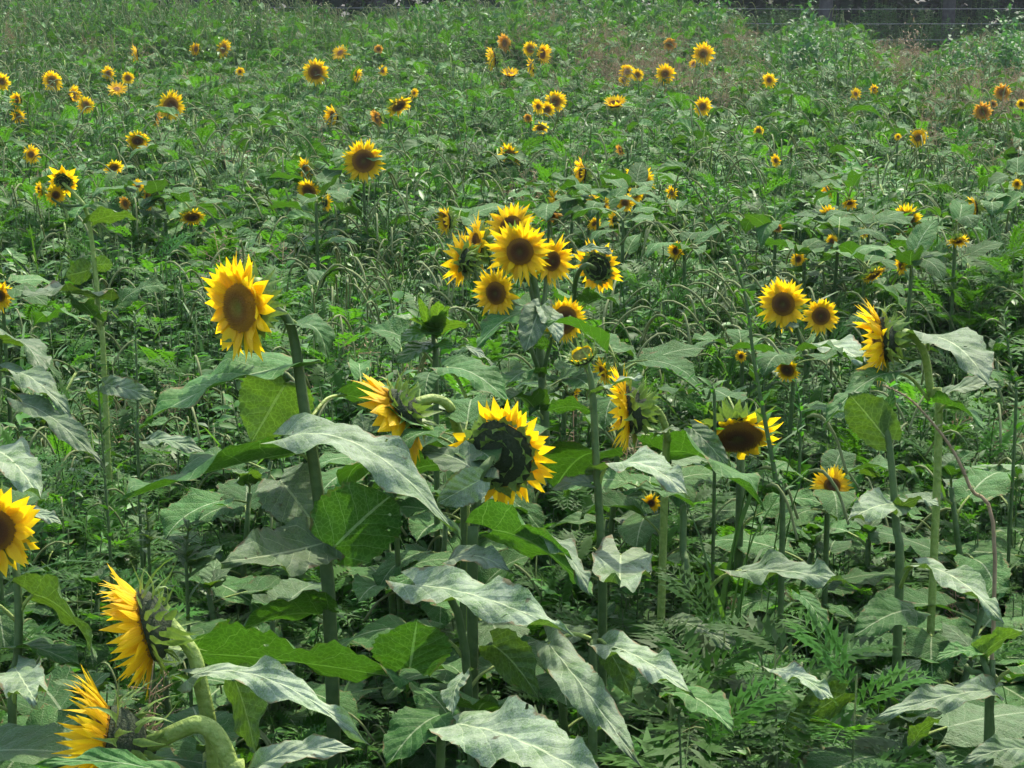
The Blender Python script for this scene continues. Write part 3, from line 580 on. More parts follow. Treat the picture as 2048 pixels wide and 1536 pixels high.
# ================================================================== LEAFY NEAR PLANTS WITHOUT OPEN FLOWERS
def leafy(label, base, name='sunflower_plant', group=None): 
    r = empty(name, base); tag(r, label, 'sunflower plant', group); return r
r = leafy('low sunflower plant under the budded stem, with two long folded ash-grey leaves', base_of(960, 1400, 4.5))
stem_obj(r, [r.location, P(930, 1300, 4.6), P(840, 1165, 4.5)], .012, .008)
hleaf(r, (830, 1170, 4.45), (1160, 1278, 4.0), 125, (.05, -.6, .8), arch=.07, fold=.25, mat=M_leafd, seed=60, nu=28)
hleaf(r, (985, 1060, 4.6), (1195, 1200, 4.35), 120, (.25, .65, .6), arch=.1, mat=M_leaf, seed=61)
hleaf(r, (1060, 1060, 4.55), (1180, 1190, 4.3), 60, (.5, -.5, .7), mat=M_leafd, seed=62)
hleaf(r, (900, 1120, 4.6), (1030, 1150, 4.5), 60, (0, -.4, .9), mat=M_leafd, seed=63, arch=.2)
hleaf(r, (820, 1335, 4.3), (835, 1235, 4.2), 210, (-.1, .9, .3), arch=0, mat=M_leaf, seed=64, fold=.2)
r = leafy('plant at the bottom edge whose broad silvery leaf with pale veins fills the centre', base_of(900, 1560, 4.0))
stem_obj(r, [r.location, P(880, 1560, 4.1), P(905, 1450, 4.05)], .012, .008)
hleaf(r, (912, 1448, 4.0), (1235, 1590, 3.55), 190, (.05, -.65, .75), arch=.1, fold=.2, mat=M_leafd, seed=65, nu=30, nv=9)
hleaf(r, (930, 1350, 4.1), (905, 1430, 4.0), 50, (-.6, -.3, .6), mat=M_leafd, seed=66)
hleaf(r, (880, 1430, 4.1), (770, 1540, 4.0), 100, (-.2, -.2, .9), mat=M_leaf, seed=67)
hleaf(r, (985, 1290, 4.35), (1080, 1400, 4.3), 110, (.1, .9, .4), mat=M_leafy, seed=68, prot=False)
r = leafy('plant right of the silvery leaf with a long blotched grey leaf hanging down', base_of(1200, 1420, 4.3))
stem_obj(r, [r.location, P(1185, 1400, 4.35), P(1190, 1270, 4.4)], .012, .008)
hleaf(r, (1095, 1285, 4.3), (1290, 1545, 3.7), 105, (-.15, -.75, .6), arch=.07, fold=.15, mat=M_leafd, seed=69, nu=30, pet=(1188, 1280, 4.4))
hleaf(r, (1208, 1288, 4.35), (1395, 1402, 4.0), 90, (.1, -.6, .8), arch=.08, mat=M_leafd, seed=70, pet=(1190, 1285, 4.4))
hleaf(r, (1215, 1300, 4.45), (1265, 1400, 4.4), 70, (.1, .9, .4), mat=M_leafy, seed=71)
hleaf(r, (1350, 1385, 4.2), (1470, 1470, 4.0), 90, (.2, -.4, .9), mat=M_leaf, seed=72)
r = leafy('green-stemmed plant whose single white sunlit leaf spreads flat, below the nodding flower', base_of(1375, 1230, 4.8))
stem_obj(r, [r.location, P(1372, 1220, 4.8), P(1366, 1100, 4.8), P(1368, 1010, 4.8)], .011, .008)
hleaf(r, (1478, 1142, 4.7), (1700, 1166, 4.3), 95, (0, -.6, .8), arch=.05, mat=M_leafd, seed=73, pet=(1400, 1200, 4.8))
hleaf(r, (1380, 1010, 4.8), (1240, 985, 4.7), 30, (0, -.1, 1), mat=M_leaf, seed=74, prot=False)
hleaf(r, (1340, 1240, 4.7), (1500, 1325, 4.5), 50, (.2, -.6, .8), mat=M_leafd, seed=75)
hleaf(r, (1600, 1190, 4.6), (1655, 1285, 4.5), 40, (.3, -.3, .8), mat=M_leaf, seed=76, prot=False)
r = leafy('right-hand plant with a straight pale stem and wrinkled dusty leaves held at its top', base_of(1795, 1250, 4.8))
stem_obj(r, [r.location, P(1798, 1200, 4.8), P(1792, 1050, 4.8), P(1782, 920, 4.8), P(1768, 820, 4.8)], .0125, .007)
hleaf(r, (1795, 1010, 4.8), (1690, 1045, 4.5), 95, (-.1, -.75, .6), mat=M_leafd, seed=77)
hleaf(r, (1800, 1015, 4.8), (1880, 1015, 4.6), 30, (.1, -.2, 1), mat=M_leafd, seed=78)
hleaf(r, (1775, 880, 4.8), (1695, 785, 4.75), 45, (-.5, .2, .7), mat=M_leafy, seed=79)
hleaf(r, (1768, 830, 4.8), (1785, 775, 4.8), 22, (.5, -.5, .5), mat=M_leaf, seed=80, prot=False)
hleaf(r, (1838, 1130, 4.6), (2010, 1250, 4.2), 85, (.1, -.6, .8), arch=.1, mat=M_leafd, seed=81, pet=(1798, 1180, 4.8))
hleaf(r, (1830, 1220, 4.6), (1700, 1280, 4.4), 110, (-.1, -.6, .8), mat=M_leaf, seed=82)
r = leafy('young sunflower plant at the bottom right with several stalks and a wide ashy leaf', base_of(1975, 1480, 4.2))
for k, (x, y) in enumerate([(1965, 1310), (1985, 1320), (1930, 1330)]): stem_obj(r, [r.location, P(1975 + k * 4, 1460, 4.2), P(x, y, 4.2)], .009, .006, 'stem' if k == 0 else 'branch')
hleaf(r, (1985, 1380, 4.15), (1735, 1442, 3.9), 72, (-.05, -.6, .8), arch=.06, mat=M_leafd, seed=83)
hleaf(r, (1960, 1310, 4.2), (1865, 1325, 4.1), 40, (0, -.3, .9), mat=M_leaf, seed=84, arch=.15)
hleaf(r, (1965, 1310, 4.25), (2060, 1260, 4.2), 60, (.2, .3, .9), mat=M_leafy, seed=85)
hleaf(r, (2060, 1500, 3.95), (1915, 1530, 3.8), 70, (0, -.6, .8), mat=M_leafd, seed=86)
hleaf(r, (1830, 1480, 4.2), (1885, 1435, 4.1), 42, (-.2, .9, .3), mat=M_leafy, seed=87)
hleaf(r, (1865, 1500, 4.1), (1895, 1560, 4.0), 44, (0, .9, .3), mat=M_leafy, seed=88)
hleaf(r, (1690, 1385, 4.3), (1560, 1470, 4.3), 90, (0, .9, .4), mat=M_leafy, seed=89, arch=0)
hleaf(r, (1545, 1340, 4.35), (1680, 1415, 4.1), 55, (.1, -.6, .8), mat=M_leafd, seed=90)
r = leafy('left-edge plant with three long pale leaves slanting down to the right', base_of(-10, 1050, 5.4))
stem_obj(r, [r.location, P(-10, 1000, 5.4), P(-5, 800, 5.5), P(0, 660, 5.5)], .013, .009)
hleaf(r, (5, 738, 5.4), (150, 845, 5.1), 62, (.25, -.5, .8), arch=.12, mat=M_leafd, seed=91)
hleaf(r, (45, 805, 5.2), (215, 945, 5.0), 60, (.25, -.5, .8), arch=.1, mat=M_leafd, seed=92)
hleaf(r, (-15, 900, 5.2), (85, 1005, 4.8), 105, (.2, -.6, .8), arch=.1, mat=M_leafd, seed=93)
hleaf(r, (0, 680, 5.5), (90, 755, 5.3), 50, (.3, .2, .8), arch=.15, mat=M_leafy, seed=94)
hleaf(r, (210, 770, 5.6), (320, 800, 5.5), 60, (0, -.8, .5), mat=M_leafd, seed=95)
hleaf(r, (300, 880, 5.3), (425, 920, 5.2), 40, (.1, -.4, .8), mat=M_leafd, seed=96)
M_fresh = leaf_mat('young_leaf', (.075, .19, .025), (.075, .17, .025), (.15, .31, .012), rough=.45, tmix=.36, veins=.4, spec=.35)
# fresh rosette
r = leafy('bright green flowerless young sunflower, its fresh leaves upright left of the centre cluster', base_of(872, 800, 5.9))
stem_obj(r, [r.location, P(872, 780, 5.9), P(868, 700, 5.9), P(866, 660, 5.9)], .01, .006)
for k, (x, y, w_, n_) in enumerate([(780, 632, 38, (-.3, -.3, .9)), (900, 610, 35, (.2, -.4, .8)), (880, 600, 25, (.3, .5, .6)), (835, 585, 24, (-.2, -.7, .5)), (940, 650, 40, (.3, .2, .9)), (800, 690, 50, (-.2, -.4, .8)), (905, 700, 45, (.2, -.6, .6)), (790, 735, 50, (-.2, -.5, .8))]):
    hleaf(r, (866, 665 + (k > 5) * 25, 5.9), (x, y, 5.8), w_, n_, arch=.12, mat=M_fresh, seed=100 + k, prot=k < 5)
hleaf(r, (918, 690, 5.8), (1000, 748, 5.7), 17, (.4, -.5, .7), mat=M_leafd, seed=110)
#PART3
# ================================================================== MIDDLE AND FAR SUNFLOWERS
# (label, [(x, y, size px, yaw, pitch, style, roll), ...])
FARP = [
 ('small sunflower at the left picture edge beyond the tall thin plant, turned slightly left', [(4, 163, 34, -20, 0, 'n')]),
 ('two stacked sunflower heads in profile near the left edge, one above the other', [(36, 200, 34, -60, 0, 'c'), (37, 232, 28, -20, 5, 's')]),
 ('brownish sunflower sloping right, leftmost of the drooping chain at the far left', [(105, 162, 38, -35, 0, 'b')]),
 ('drooping sunflower edge-on in the middle of the far left chain', [(145, 190, 40, 60, 30, 'c')]),
 ('round sunflower at the lower right end of the far left chain', [(171, 210, 30, 10, 10, 'b')]),
 ('small yellow sunflower above the flat upward-facing bloom at far left', [(217, 147, 27, -25, 0, 's')]),
 ('tiny brown-centred sunflower right of the flat upward-facing bloom at far left', [(256, 156, 22, 0, 0, 'b')]),
 ('flat orange-yellow sunflower opening upward beneath two small ones at far left', [(234, 179, 38, 0, 60, 's')]),
 ('narrow sunflower in profile standing high alone at the upper left', [(275, 108, 38, -78, 0, 'c')]),
 ('bright oval sunflower turned to the right, alone in the upper left field', [(341, 212, 54, 40, 0, 'b')]),
 ('thin orange sliver of a sunflower edge-on below the bright oval one', [(313, 238, 34, 84, 0, 'f')]),
 ('small tilted sunflower near the back fence, left of a narrow one', [(393, 99, 28, -50, 10, 'c')]),
 ('narrow sunflower with red-brown centre near the back fence at left', [(446, 97, 36, 55, 0, 'b')]),
 ('sunflower with petals raised over a low brown disc, below the bright oval one', [(275, 280, 44, 0, -25, 'n')]),
 ('shaggy small sunflower by the left edge above the tall thin plant', [(62, 309, 34, 20, 10, 's')]),
 ('tiny half-hidden yellow bloom in the far field left of a round bloom', [(480, 143, 18, 30, 0, 's')]),
 ('dark-centred sunflower with few petals, upper left middle field', [(227, 335, 34, 10, -25, 'b')]),
 ('small faded sunflower left of a narrow upright one in the left middle field', [(252, 407, 28, -40, 0, 'f')]),
 ('narrow upright sunflower in profile in the left middle field', [(298, 398, 46, -65, 0, 'n')]),
 ('nodding sunflower with orange disc edge, low in the left middle field', [(384, 433, 46, 15, -35, 'b')]),
 ('round sunflower with ragged ring facing the camera in the upper field left of centre', [(631, 144, 46, 0, 0, 'b')]),
 ('shapeless yellow sunflower near the top, right of the ragged round one', [(681, 106, 34, -40, 40, 's')]),
 ('slanting sunflower in profile right of centre-left, above the large round bloom', [(668, 233, 48, -65, 0, 'c', 20)]),
 ('sunflower on a bare stalk with a wide brown disc squarely facing the camera', [(727, 322, 80, 0, 2, 'b')]),
 ('slanting sunflower in profile above a round dark head, left of the bare-stalked bloom', [(612, 340, 48, -62, 10, 'n')]),
 ('round dark sunflower head half shaded, left of the bare-stalked bloom', [(618, 382, 46, -35, -10, 'b')]),
 ('ragged tuft of yellow petals just below the round shaded head', [(652, 406, 32, 120, 0, 's')]),
 ('tiny faded sunflower near the top between two larger yellow ones', [(757, 98, 18, 0, 0, 'f')]),
 ('thin yellow sunflower edge-on beneath the tiny faded one', [(710, 150, 34, 70, 0, 'c')]),
 ('small pale sunflower right of the thin edge-on one', [(765, 142, 20, 30, 20, 's')]),
 ('curved nodding sunflower with brown disc, upper field left of centre', [(797, 211, 48, 30, -30, 'b')]),
 ('tiny yellow bloom just right of the curved nodding sunflower', [(828, 186, 18, 40, 0, 's')]),
 ('wilting narrow yellow sunflower below the curved nodding one', [(755, 236, 36, -60, 0, 'f')]),
 ('faded orange sunflower standing highest in the centre by the reddish grass', [(1011, 86, 36, -45, 0, 'f')]),
 ('tall narrow sunflower in profile left of the flat cup-like one', [(988, 117, 52, -72, 0, 'c', 10)]),
 ('flat cup-shaped sunflower opening upward, seen edge-on on its own stalk', [(1020, 149, 38, 0, 72, 'c')]),
 ('small round sunflower at the left top of a slanting pair near the reddish grass', [(1061, 98, 27, -15, 0, 'b')]),
 ('slanting edge-on sunflower at the right of a pair near the reddish grass', [(1083, 108, 44, 55, 15, 'c', 30)]),
 ('narrow hanging sunflower below the slanting pair near the reddish grass', [(1063, 134, 38, -68, 0, 'n')]),
 ('dark-disc sunflower, the largest at upper right of a tight trio', [(1110, 203, 40, 5, 0, 'b')]),
 ('pale half-hidden sunflower at the left of a tight trio', [(1077, 213, 28, -30, 0, 's')]),
 ('small round sunflower at the bottom of a tight trio', [(1095, 219, 26, 0, 0, 'b')]),
 ('small orange scrap of a bloom left below the tight trio', [(1056, 236, 18, -20, 0, 'f')]),
 ('brown nodding sunflower below the tight trio', [(1081, 256, 28, 20, -30, 'b')]),
 ('bright slanting sunflower seen edge-on and tipped upward, right of the tight trio', [(1230, 208, 46, -20, 66, 'c', 20)]),
 ('oval brown-disc sunflower turned left on a thick stalk in the centre of the field', [(1021, 312, 52, -42, 0, 'n')]),
 ('small peach-coloured sunflower alone in the reddish grass', [(1339, 88, 26, 0, 0, 'f')]),
 ('overlapping pair of blooms at the left of a row of three by the reddish grass', [(1254, 143, 28, 0, 0, 'n'), (1248, 160, 22, 0, 0, 's')]),
 ('smallest round sunflower, middle of a row by the reddish grass', [(1275, 150, 22, 0, 0, 'b')]),
 ('round brown-centred sunflower at the right end of a row by the reddish grass', [(1330, 147, 37, 5, 0, 'n')]),
 ('thin orange-brown sunflower half hidden below the row by the reddish grass', [(1241, 300, 24, -50, 0, 'f')]),
 ('slim slanting sunflower in profile above a round pair, right of centre', [(1166, 346, 62, -72, 5, 'c', 8)]),
 ('large dark-centred sunflower tilted right above two small ones, right of centre', [(1280, 361, 58, -32, 4, 'b', 10)]),
 ('small sunflower overlapping the bottom of the large tilted one', [(1270, 390, 30, 5, 5, 'n')]),
 ('small round sunflower at the left of the pair under the large tilted one', [(1250, 405, 36, 0, 0, 'n')]),
 ('oval orange-centred sunflower left of the pair under the large tilted one', [(1181, 407, 42, 42, 0, 's')]),
 ('pale petals of a turned sunflower between the oval one and the pair', [(1212, 408, 24, 70, 20, 's')]),
 ('small yellow bloom under the oval orange-centred sunflower', [(1188, 447, 28, 30, -10, 's')]),
 ('ragged half-open sunflower under the small round pair right of centre', [(1228, 438, 30, -120, 10, 's')]),
 ('small dim sunflower right of the large tilted one', [(1344, 386, 26, -55, 0, 's')]),
 ('narrow yellow sunflower in profile above the seven-headed plant', [(1110, 402, 52, -68, 0, 's')]),
 ('withered drooping sunflower with thin petals just above the seven-headed plant', [(1103, 430, 42, 30, -55, 'f')]),
 ('slim sunflower in profile with black back left of the seven-headed plant', [(894, 441, 58, -78, 0, 'c', 10)]),
 ('small tousled sunflower in the right half, level with the seven-headed plant', [(1352, 502, 36, -30, 20, 's')]),
 ('bright sunflower with round brown centre, highest in the right of the field', [(1406, 107, 42, 20, 0, 'n')]),
 ('small cupped bloom tucked under the highest sunflower on the right', [(1388, 129, 22, -40, 10, 'c')]),
 ('yellow tufted sunflower alone below the big green mound at right', [(1539, 160, 28, -20, 10, 's')]),
 ('small pale yellow bloom low among the weeds right of the tufted one', [(1711, 188, 22, 20, 30, 's')]),
 ('small tilted orange-yellow bloom next to a pale low one at right', [(1750, 179, 22, -55, 10, 'c')]),
 ('oval sunflower below the highest one on the right', [(1405, 213, 36, 30, 0, 'n')]),
 ('tiny ring-like sunflower left of the dusty rumpled leaves at right', [(1517, 262, 18, 0, 0, 'b')]),
 ('upright oval sunflower with brown centre in the right far field', [(1836, 275, 37, 28, 0, 'n')]),
 ('tiny lemon bloom left of the upright oval sunflower', [(1796, 274, 14, 0, 20, 's')]),
 ('faded ring-shaped sunflower, upper of the dry cluster at far right', [(2005, 185, 34, -10, 0, 'f')]),
 ('tiny faded sunflower between two larger faded rings at far right', [(1986, 207, 17, 0, 0, 'f')]),
 ('wide faded orange sunflower with pale centre at far right', [(1965, 223, 38, 0, 0, 'f')]),
 ('small sunflower at the right picture edge beside the faded ones', [(2043, 208, 18, 0, 0, 'b')]),
 ('half-cut sunflower on the right picture edge, above a smaller one', [(2040, 333, 28, -30, 0, 'n')]),
 ('small sunflower on the right picture edge just below the half-cut one', [(2034, 368, 20, 0, 10, 's')]),
 ('small sunflower turned left with a leaf behind it, right middle field', [(1552, 321, 24, -35, 0, 'n')]),
 ('thin yellow crescent of a bloom hanging in the right middle field', [(1657, 380, 32, -78, -10, 'c')]),
 ('orange sunflower nodding under a leaf, right of the thin crescent one', [(1699, 405, 32, 10, -45, 'c')]),
 ('brown-centred tilted sunflower below the thin crescent bloom', [(1656, 430, 38, 15, 10, 'n')]),
 ('small orange tuft below the brown-centred tilted sunflower', [(1664, 483, 28, -40, 20, 's')]),
 ('tiny orange bloom left of the orange tuft', [(1555, 456, 18, 20, 0, 'f')]),
 ('large dark-disc sunflower with a leaf over its left side, right middle field', [(1812, 441, 58, -14, 0, 'b')]),
 ('yellow sunflower in profile leaning right on a forked pale stalk', [(1950, 415, 48, -70, 5, 'c', 335)]),
 ('flattened orange sunflower nodding low in the right middle field', [(1916, 481, 42, 10, -50, 's')]),
 ('tiny green-yellow bloom above the dark clump right of the middle', [(1728, 466, 20, -30, 0, 's')]),
 ('small yellow sunflower lying sideways above the pair of round ones', [(1597, 519, 32, -40, 30, 's')]),
 ('dark drooping sunflower with a bit of yellow on its rim, right of the round pair', [(1748, 549, 46, 60, -35, 'b')]),
 ('small golden sunflower right of the dark drooping one', [(1803, 532, 34, -45, 0, 's')]),
 ('tiny yellow bloom in the grass left of the small dark-centred one', [(1482, 713, 22, 0, 20, 's')]),
 ('small dark-centred sunflower below the round pair', [(1575, 739, 46, -12, 0, 'b')]),
 ('yellow petals of a bloom poking over a leaf below the small dark-centred one', [(1664, 972, 84, 10, 35, 's')]),
 ('little yellow bloom under the pale leaf beside the budded stem', [(1302, 1007, 36, 0, 25, 's')]),
 ('small yellow scrap of a bloom under the big pale arched leaf', [(786, 964, 26, 0, 0, 's')]),
 ('tiny yellow bloom at the left rim of the flower seen from behind', [(931, 913, 20, 0, 0, 's')]),
 ('narrow sunflower half hidden directly behind the budded stem', [(1207, 742, 56, -70, 0, 's')]),
 ('golden sunflower cut by the left picture edge beside a long pale leaf', [(-2, 592, 62, -10, 0, 's')]),
 ('pale tousled bloom under the seven-headed plant', [(1150, 790, 34, 60, 0, 's')]),
 ('small yellow bloom low at the left, under the dark-centred sunflower', [(276, 372, 24, 10, 20, 's')]),
]
LEAF_LO = [make_leaf(60 + i, 7, 2, M_leaf) for i in range(5)] + [make_leaf(70 + i, 7, 2, M_leafm) for i in range(5)]
def foliage_mesh(seed, h, n, Lmin, Lmax, mats=(M_leaf, M_neck), nu=6, nv=2, stem=True, bud=False):
    """stem-less or whole leafy sunflower in one mesh"""
    rnd = random.Random(seed); mb = MB(); q = [Vector((0, 0, 0)), Vector((rnd.uniform(-.05, .05), rnd.uniform(-.05, .05), h * .6)), Vector((rnd.uniform(-.1, .1), rnd.uniform(-.1, .1), h))]
    if stem: tube(mb, catmull(q, 3), [.012, .005], 5, 1)
    a = rnd.uniform(0, 6)
    for k in range(n):
        t = .2 + .8 * k / n; a += 2.4 + rnd.uniform(-.4, .4); p = Vector((q[1].x * min(1, t / .6), q[1].y * min(1, t / .6), h * t))
        el = rnd.uniform(.1, .7) + (t > .85) * .4; L = (Lmin + (Lmax - Lmin) * math.sin(math.pi * min(1, .25 + .72 * (1 - t) + .1))) * rnd.uniform(.8, 1.15)
        dh = Vector((math.cos(a), math.sin(a), 0)); e = p + (dh * math.cos(el) + Vector((0, 0, math.sin(el)))) * L * .4
        tube(mb, [p, p.lerp(e, .6) + Vector((0, 0, .01)), e], [.004, .003], 3, 1)
        path = [e]; g0 = el * .4; dr = rnd.uniform(.5, 1.7)
        for i in range(nu): g = g0 - dr * (i / nu) ** 1.1; path.append(path[-1] + (dh * math.cos(g) + Vector((0, 0, math.sin(g)))) * L / nu)
        leaf_grid(mb, path, Vector((rnd.uniform(-.3, .3), rnd.uniform(-.3, .3), 1)), L * rnd.uniform(.6, .85), nu, nv, rnd.uniform(-.1, .5), rnd.uniform(.02, .06), serr=0, rnd=rnd)
    return mb
AUTO[0] = False
for k_, (x_, y_, r_, d_) in enumerate([(h[0], h[1], h[2] * .5, 9.) for _, hs_ in FARP for h in hs_ if h[1] > 380]): PROT.append((x_, y_, r_, d_ if y_ < 640 else 6.2))
for root_, q_ in AUTOQ:
    stem_leaves(root_, q_, 14, .15, .26, LEAVES + LEAVES_D[:3], random.Random(int(root_.location.x * 1000) + len(q_)), .12, .8, check=True)
FOL = [foliage_mesh(200 + i, 1.0, 9, .08, .2).mesh('foliage', [M_leaf if i % 2 else M_leafm, M_neck]) for i in range(6)]
for idx, (label, heads) in enumerate(FARP):
    rnd = random.Random(500 + idx); x0, y0 = heads[0][:2]; main = heads[0]
    zh = rnd.uniform(1.22, 1.4) if y0 < 600 else rnd.uniform(1.1, 1.2)
    if main[2] > 70 and y0 < 400: zh = 1.5
    d = (CAM_Z - zh) / (math.sin(TILT) + (y0 - 768) / FPX * math.cos(TILT))
    if y0 > 900: d = {1664: 5.5, 1302: 5.6, 786: 5.6, 931: 4.9}.get(x0, d)
    if x0 == 1207: d = 5.6
    if x0 == 1150: d = 6.6
    d = min(d, 27.)
    gp = P(x0, y0, d); root = flower_plant(label, Vector((gp.x + rnd.uniform(-.04, .04), gp.y + .1 + rnd.uniform(0, .08), 0)))
    hero = main[2] >= 44 or y0 > 480; prev = None
    for k, hd in enumerate(heads):
        bk, n, D = add_head(root, hd[0], hd[1], hd[2], d + .02 * k, hd[3] + (rnd.uniform(-14, 14) if hd[2] < 60 else 0), hd[4] - (rnd.uniform(0, 16) if hd[2] < 60 and hd[4] < 40 else 0), hd[5], idx + 7 * k, hero, roll=hd[6] if len(hd) > 6 else 0, **({'bracts': True} if hero else {}))
        if hero and k == 0 and False: pass
        if prev is None:
            nh = Vector((n.x, n.y, 0)); neck = bk - n * D * .25 - Vector((0, 0, D * .1)); sh = bk - nh * D * .42 - Vector((0, 0, D * .6))
            pts = [root.location, Vector((root.location.x * .4 + sh.x * .6, root.location.y * .4 + sh.y * .6, sh.z * .55)), sh, neck, bk]
            o, q = stem_obj(root, pts, .010, .0055, sides=6 if d < 14 else 4, smooth=4); prev = (sh, q)
        else:
            stem_obj(root, [prev[0] - Vector((0, 0, .12)), (prev[0] + bk) * .5 - n * .04, bk], .005, .004, 'branch', 4)
    top = prev[0].z
    if d < 11:
        stem_leaves(root, prev[1], 8, .09, .2, LEAF_LO, rnd, .25, .8)
    else:
        M = Matrix.Rotation(rnd.uniform(0, 6), 4, 'Z') @ Matrix.Diagonal((1, 1, top * .93, 1)); put('foliage', FOL[idx % len(FOL)], root, M)

# ================================================================== height limit in front of protected spots
PR = np.array(PROT)
def max_height(x, y, rad, PR=PR):
    """tallest a plant at (x,y) may be without covering a protected spot beyond it"""
    x = np.asarray(x); y = np.asarray(y); out = np.full(x.shape, 9.)
    dd = y * math.cos(TILT) + .35     # rough depth (plants stand below the camera)
    for px, py, r_, d_ in PR:
        pxs = 1024 + FPX * x / dd; w_ = r_ + rad * FPX / dd
        m = (dd < d_ - .02) & (np.abs(pxs - px) < w_)
        v = (py + r_ - 768) / FPX
        # height on the sight line through the lower rim of the spot
        zz = CAM_Z - dd * (math.sin(TILT) + v * math.cos(TILT))
        out = np.where(m, np.minimum(out, zz), out)
    return out
def patch(x, y, f, ph): return .5 + .25 * (np.sin(x * f + ph) * np.cos(y * f * .8 + ph * 1.7) + np.sin(x * f * 2.3 + y * f * 1.1 + ph * 2.1)) 

# ================================================================== LEAFY SUNFLOWERS WITHOUT OPEN FLOWERS, each its own
def spread(n, y0, y1, seed, mind, marg=1.0, pw=.5):
    g = np.random.default_rng(seed); pts = []
    tries = 0
    while len(pts) < n and tries < n * 60:
        tries += 1; y = y0 + (y1 - y0) * g.random() ** pw; x = (g.random() * 2 - 1) * (y * .256 + marg)
        if all((x - a) ** 2 + (y - b) ** 2 > mind * mind for a, b in pts[-160:]): pts.append((x, y))
    return pts
protos = []
def leafy_proto(seed, hi):
    rnd = random.Random(seed); r = empty('sunflower_plant', (0, 0, -50)); h = 1.0
    q = [Vector((0, 0, 0)), Vector((rnd.uniform(-.04, .04), rnd.uniform(-.04, .04), .5)), Vector((rnd.uniform(-.08, .08), rnd.uniform(-.08, .08), 1.0))]
    mb = MB(); qq = catmull(q, 4); tube(mb, qq, [.013, .006], 6); mb.build('stem', M_stem, r)
    pool = (LEAVES + LEAVES + LEAVES_D) if seed % 3 else (LEAVES_Y + LEAVES)
    stem_leaves(r, qq, 11, .09, .21, pool, rnd, .2, .96)
    for k in range(4):
        a = k * 1.6 + rnd.random(); leaf_on(r, qq[-1], Vector((math.cos(a) * .5, math.sin(a) * .5, .8)), rnd.uniform(.05, .09), LEAVES_Y + LEAVES, rnd)
    return r
NPROTO = 7
protos = [leafy_proto(300 + i, True) for i in range(NPROTO)]
kids = [list(p.children) for p in protos]
def clone(i, loc, rz, s):
    src = protos[i]; r = src.copy(); COL.objects.link(r); r.location = loc; r.rotation_euler = (0, 0, rz); r.scale = s
    for ch in kids[i]:
        c = ch.copy(); COL.objects.link(c); c.parent = r
    return r
LG = 'leafy sunflowers without open flowers'
pts = spread(72, 3.6, 6.4, 12, .22, .4, .8) + spread(70, 6.2, 11.5, 11, .35, .5, .6)
hx = np.where(np.array([p[1] for p in pts]) < 6.2, max_height([p[0] for p in pts], [p[1] for p in pts], .2), max_height([p[0] for p in pts], [p[1] for p in pts], .14))
LM = {'tall orange-yellow sunflower looking left': (484, 640), 'sunflower seen from behind': (1000, 908), 'drooping hook-necked sunflower': (800, 822), 'profile sunflower with thick black back': (1255, 820),
 'half-open green bud': (1165, 712), 'nodding brown-centred sunflower': (1474, 872), 'close pair of sunflowers': (1600, 620), 'arched-neck profile sunflower': (1762, 680), 'large profile sunflower with curly bracts': (265, 1252),
 'bottom-corner sunflower with swollen neck': (205, 1480), 'sunflower cut by the left edge': (10, 1060), 'seven-headed sunflower': (1040, 520), 'dark-backed sunflower facing away': (1196, 535), 'tuft of three small heads': (110, 375),
 'wide-disc sunflower on a bare stalk': (727, 322), 'white sunlit flat leaf': (1590, 1150), 'wide ashy leaf at lower right': (1860, 1410), 'broad silvery leaf at the bottom': (1060, 1470), 'blotched hanging leaf': (1190, 1400),
 'bright oval sunflower at upper left': (341, 212), 'large dark-centred tilted sunflower': (1280, 361), 'oval sunflower on a thick stalk': (1021, 312), 'dark-disc sunflower behind a leaf': (1812, 441), 'forked pale stalk': (1950, 415),
 'small dark-centred sunflower below the pair': (1575, 739), 'fresh bright green rosette': (868, 660), 'dried brown stalk': (1860, 840), 'long leaning weed stalk': (1440, 460), 'nodding orange-rimmed sunflower': (384, 433), 'upright oval sunflower at far right': (1836, 275),
 'dark-centred few-petalled sunflower': (227, 335), 'left-edge plant with slanting pale leaves': (100, 860), 'wrinkled dusty leaves on a pale stem': (1780, 1000), 'big pale arched leaf': (750, 960), 'broad dark green leaf at left': (400, 970)}
usedl = set()
def leafy_label(x, y, h):
    px, py, _ = pix((x, y, h)); 
    for nm, (a, b) in sorted(LM.items(), key=lambda kv: (kv[1][0] - px) ** 2 + (kv[1][1] - py) ** 2)[:4]:
        dx, dy = px - a, py - b; dist = math.hypot(dx, dy); an = math.degrees(math.atan2(-dy, dx)) % 360
        rel = ['right of', 'up and right of', 'above', 'up and left of', 'left of', 'down and left of', 'below', 'down and right of'][int((an + 22.5) // 45) % 8]
        lab = 'leafy sunflower %s %s the %s' % ('just' if dist < 90 else 'some way' if dist < 200 else 'well', rel, nm)
        if lab not in usedl: usedl.add(lab); return lab
    return 'flowerless leafy sunflower standing deep among the weeds of the middle field'
rnd = random.Random(77); nleafy = 0
for (x, y), hm in zip(pts, hx):
    h = min(rnd.uniform(.72, 1.12) if y > 5.5 else rnd.uniform(.6, .92), hm - .1)
    if h < .3: continue
    i = rnd.randrange(NPROTO); s = (rnd.uniform(.8, 1.15) * min(1, .45 + h * .6)) * (1.6 if y < 5.2 else 1.4 if y < 6.4 else 1.); r = clone(i, (x, y, 0), rnd.uniform(0, 6.28), (s, s, h)); nleafy += 1
    tag(r, leafy_label(x, y, h), 'sunflower plant', LG)
for p in protos:
    for c in list(p.children): bpy.data.objects.remove(c)
    bpy.data.objects.remove(p)
print('leafy', nleafy)
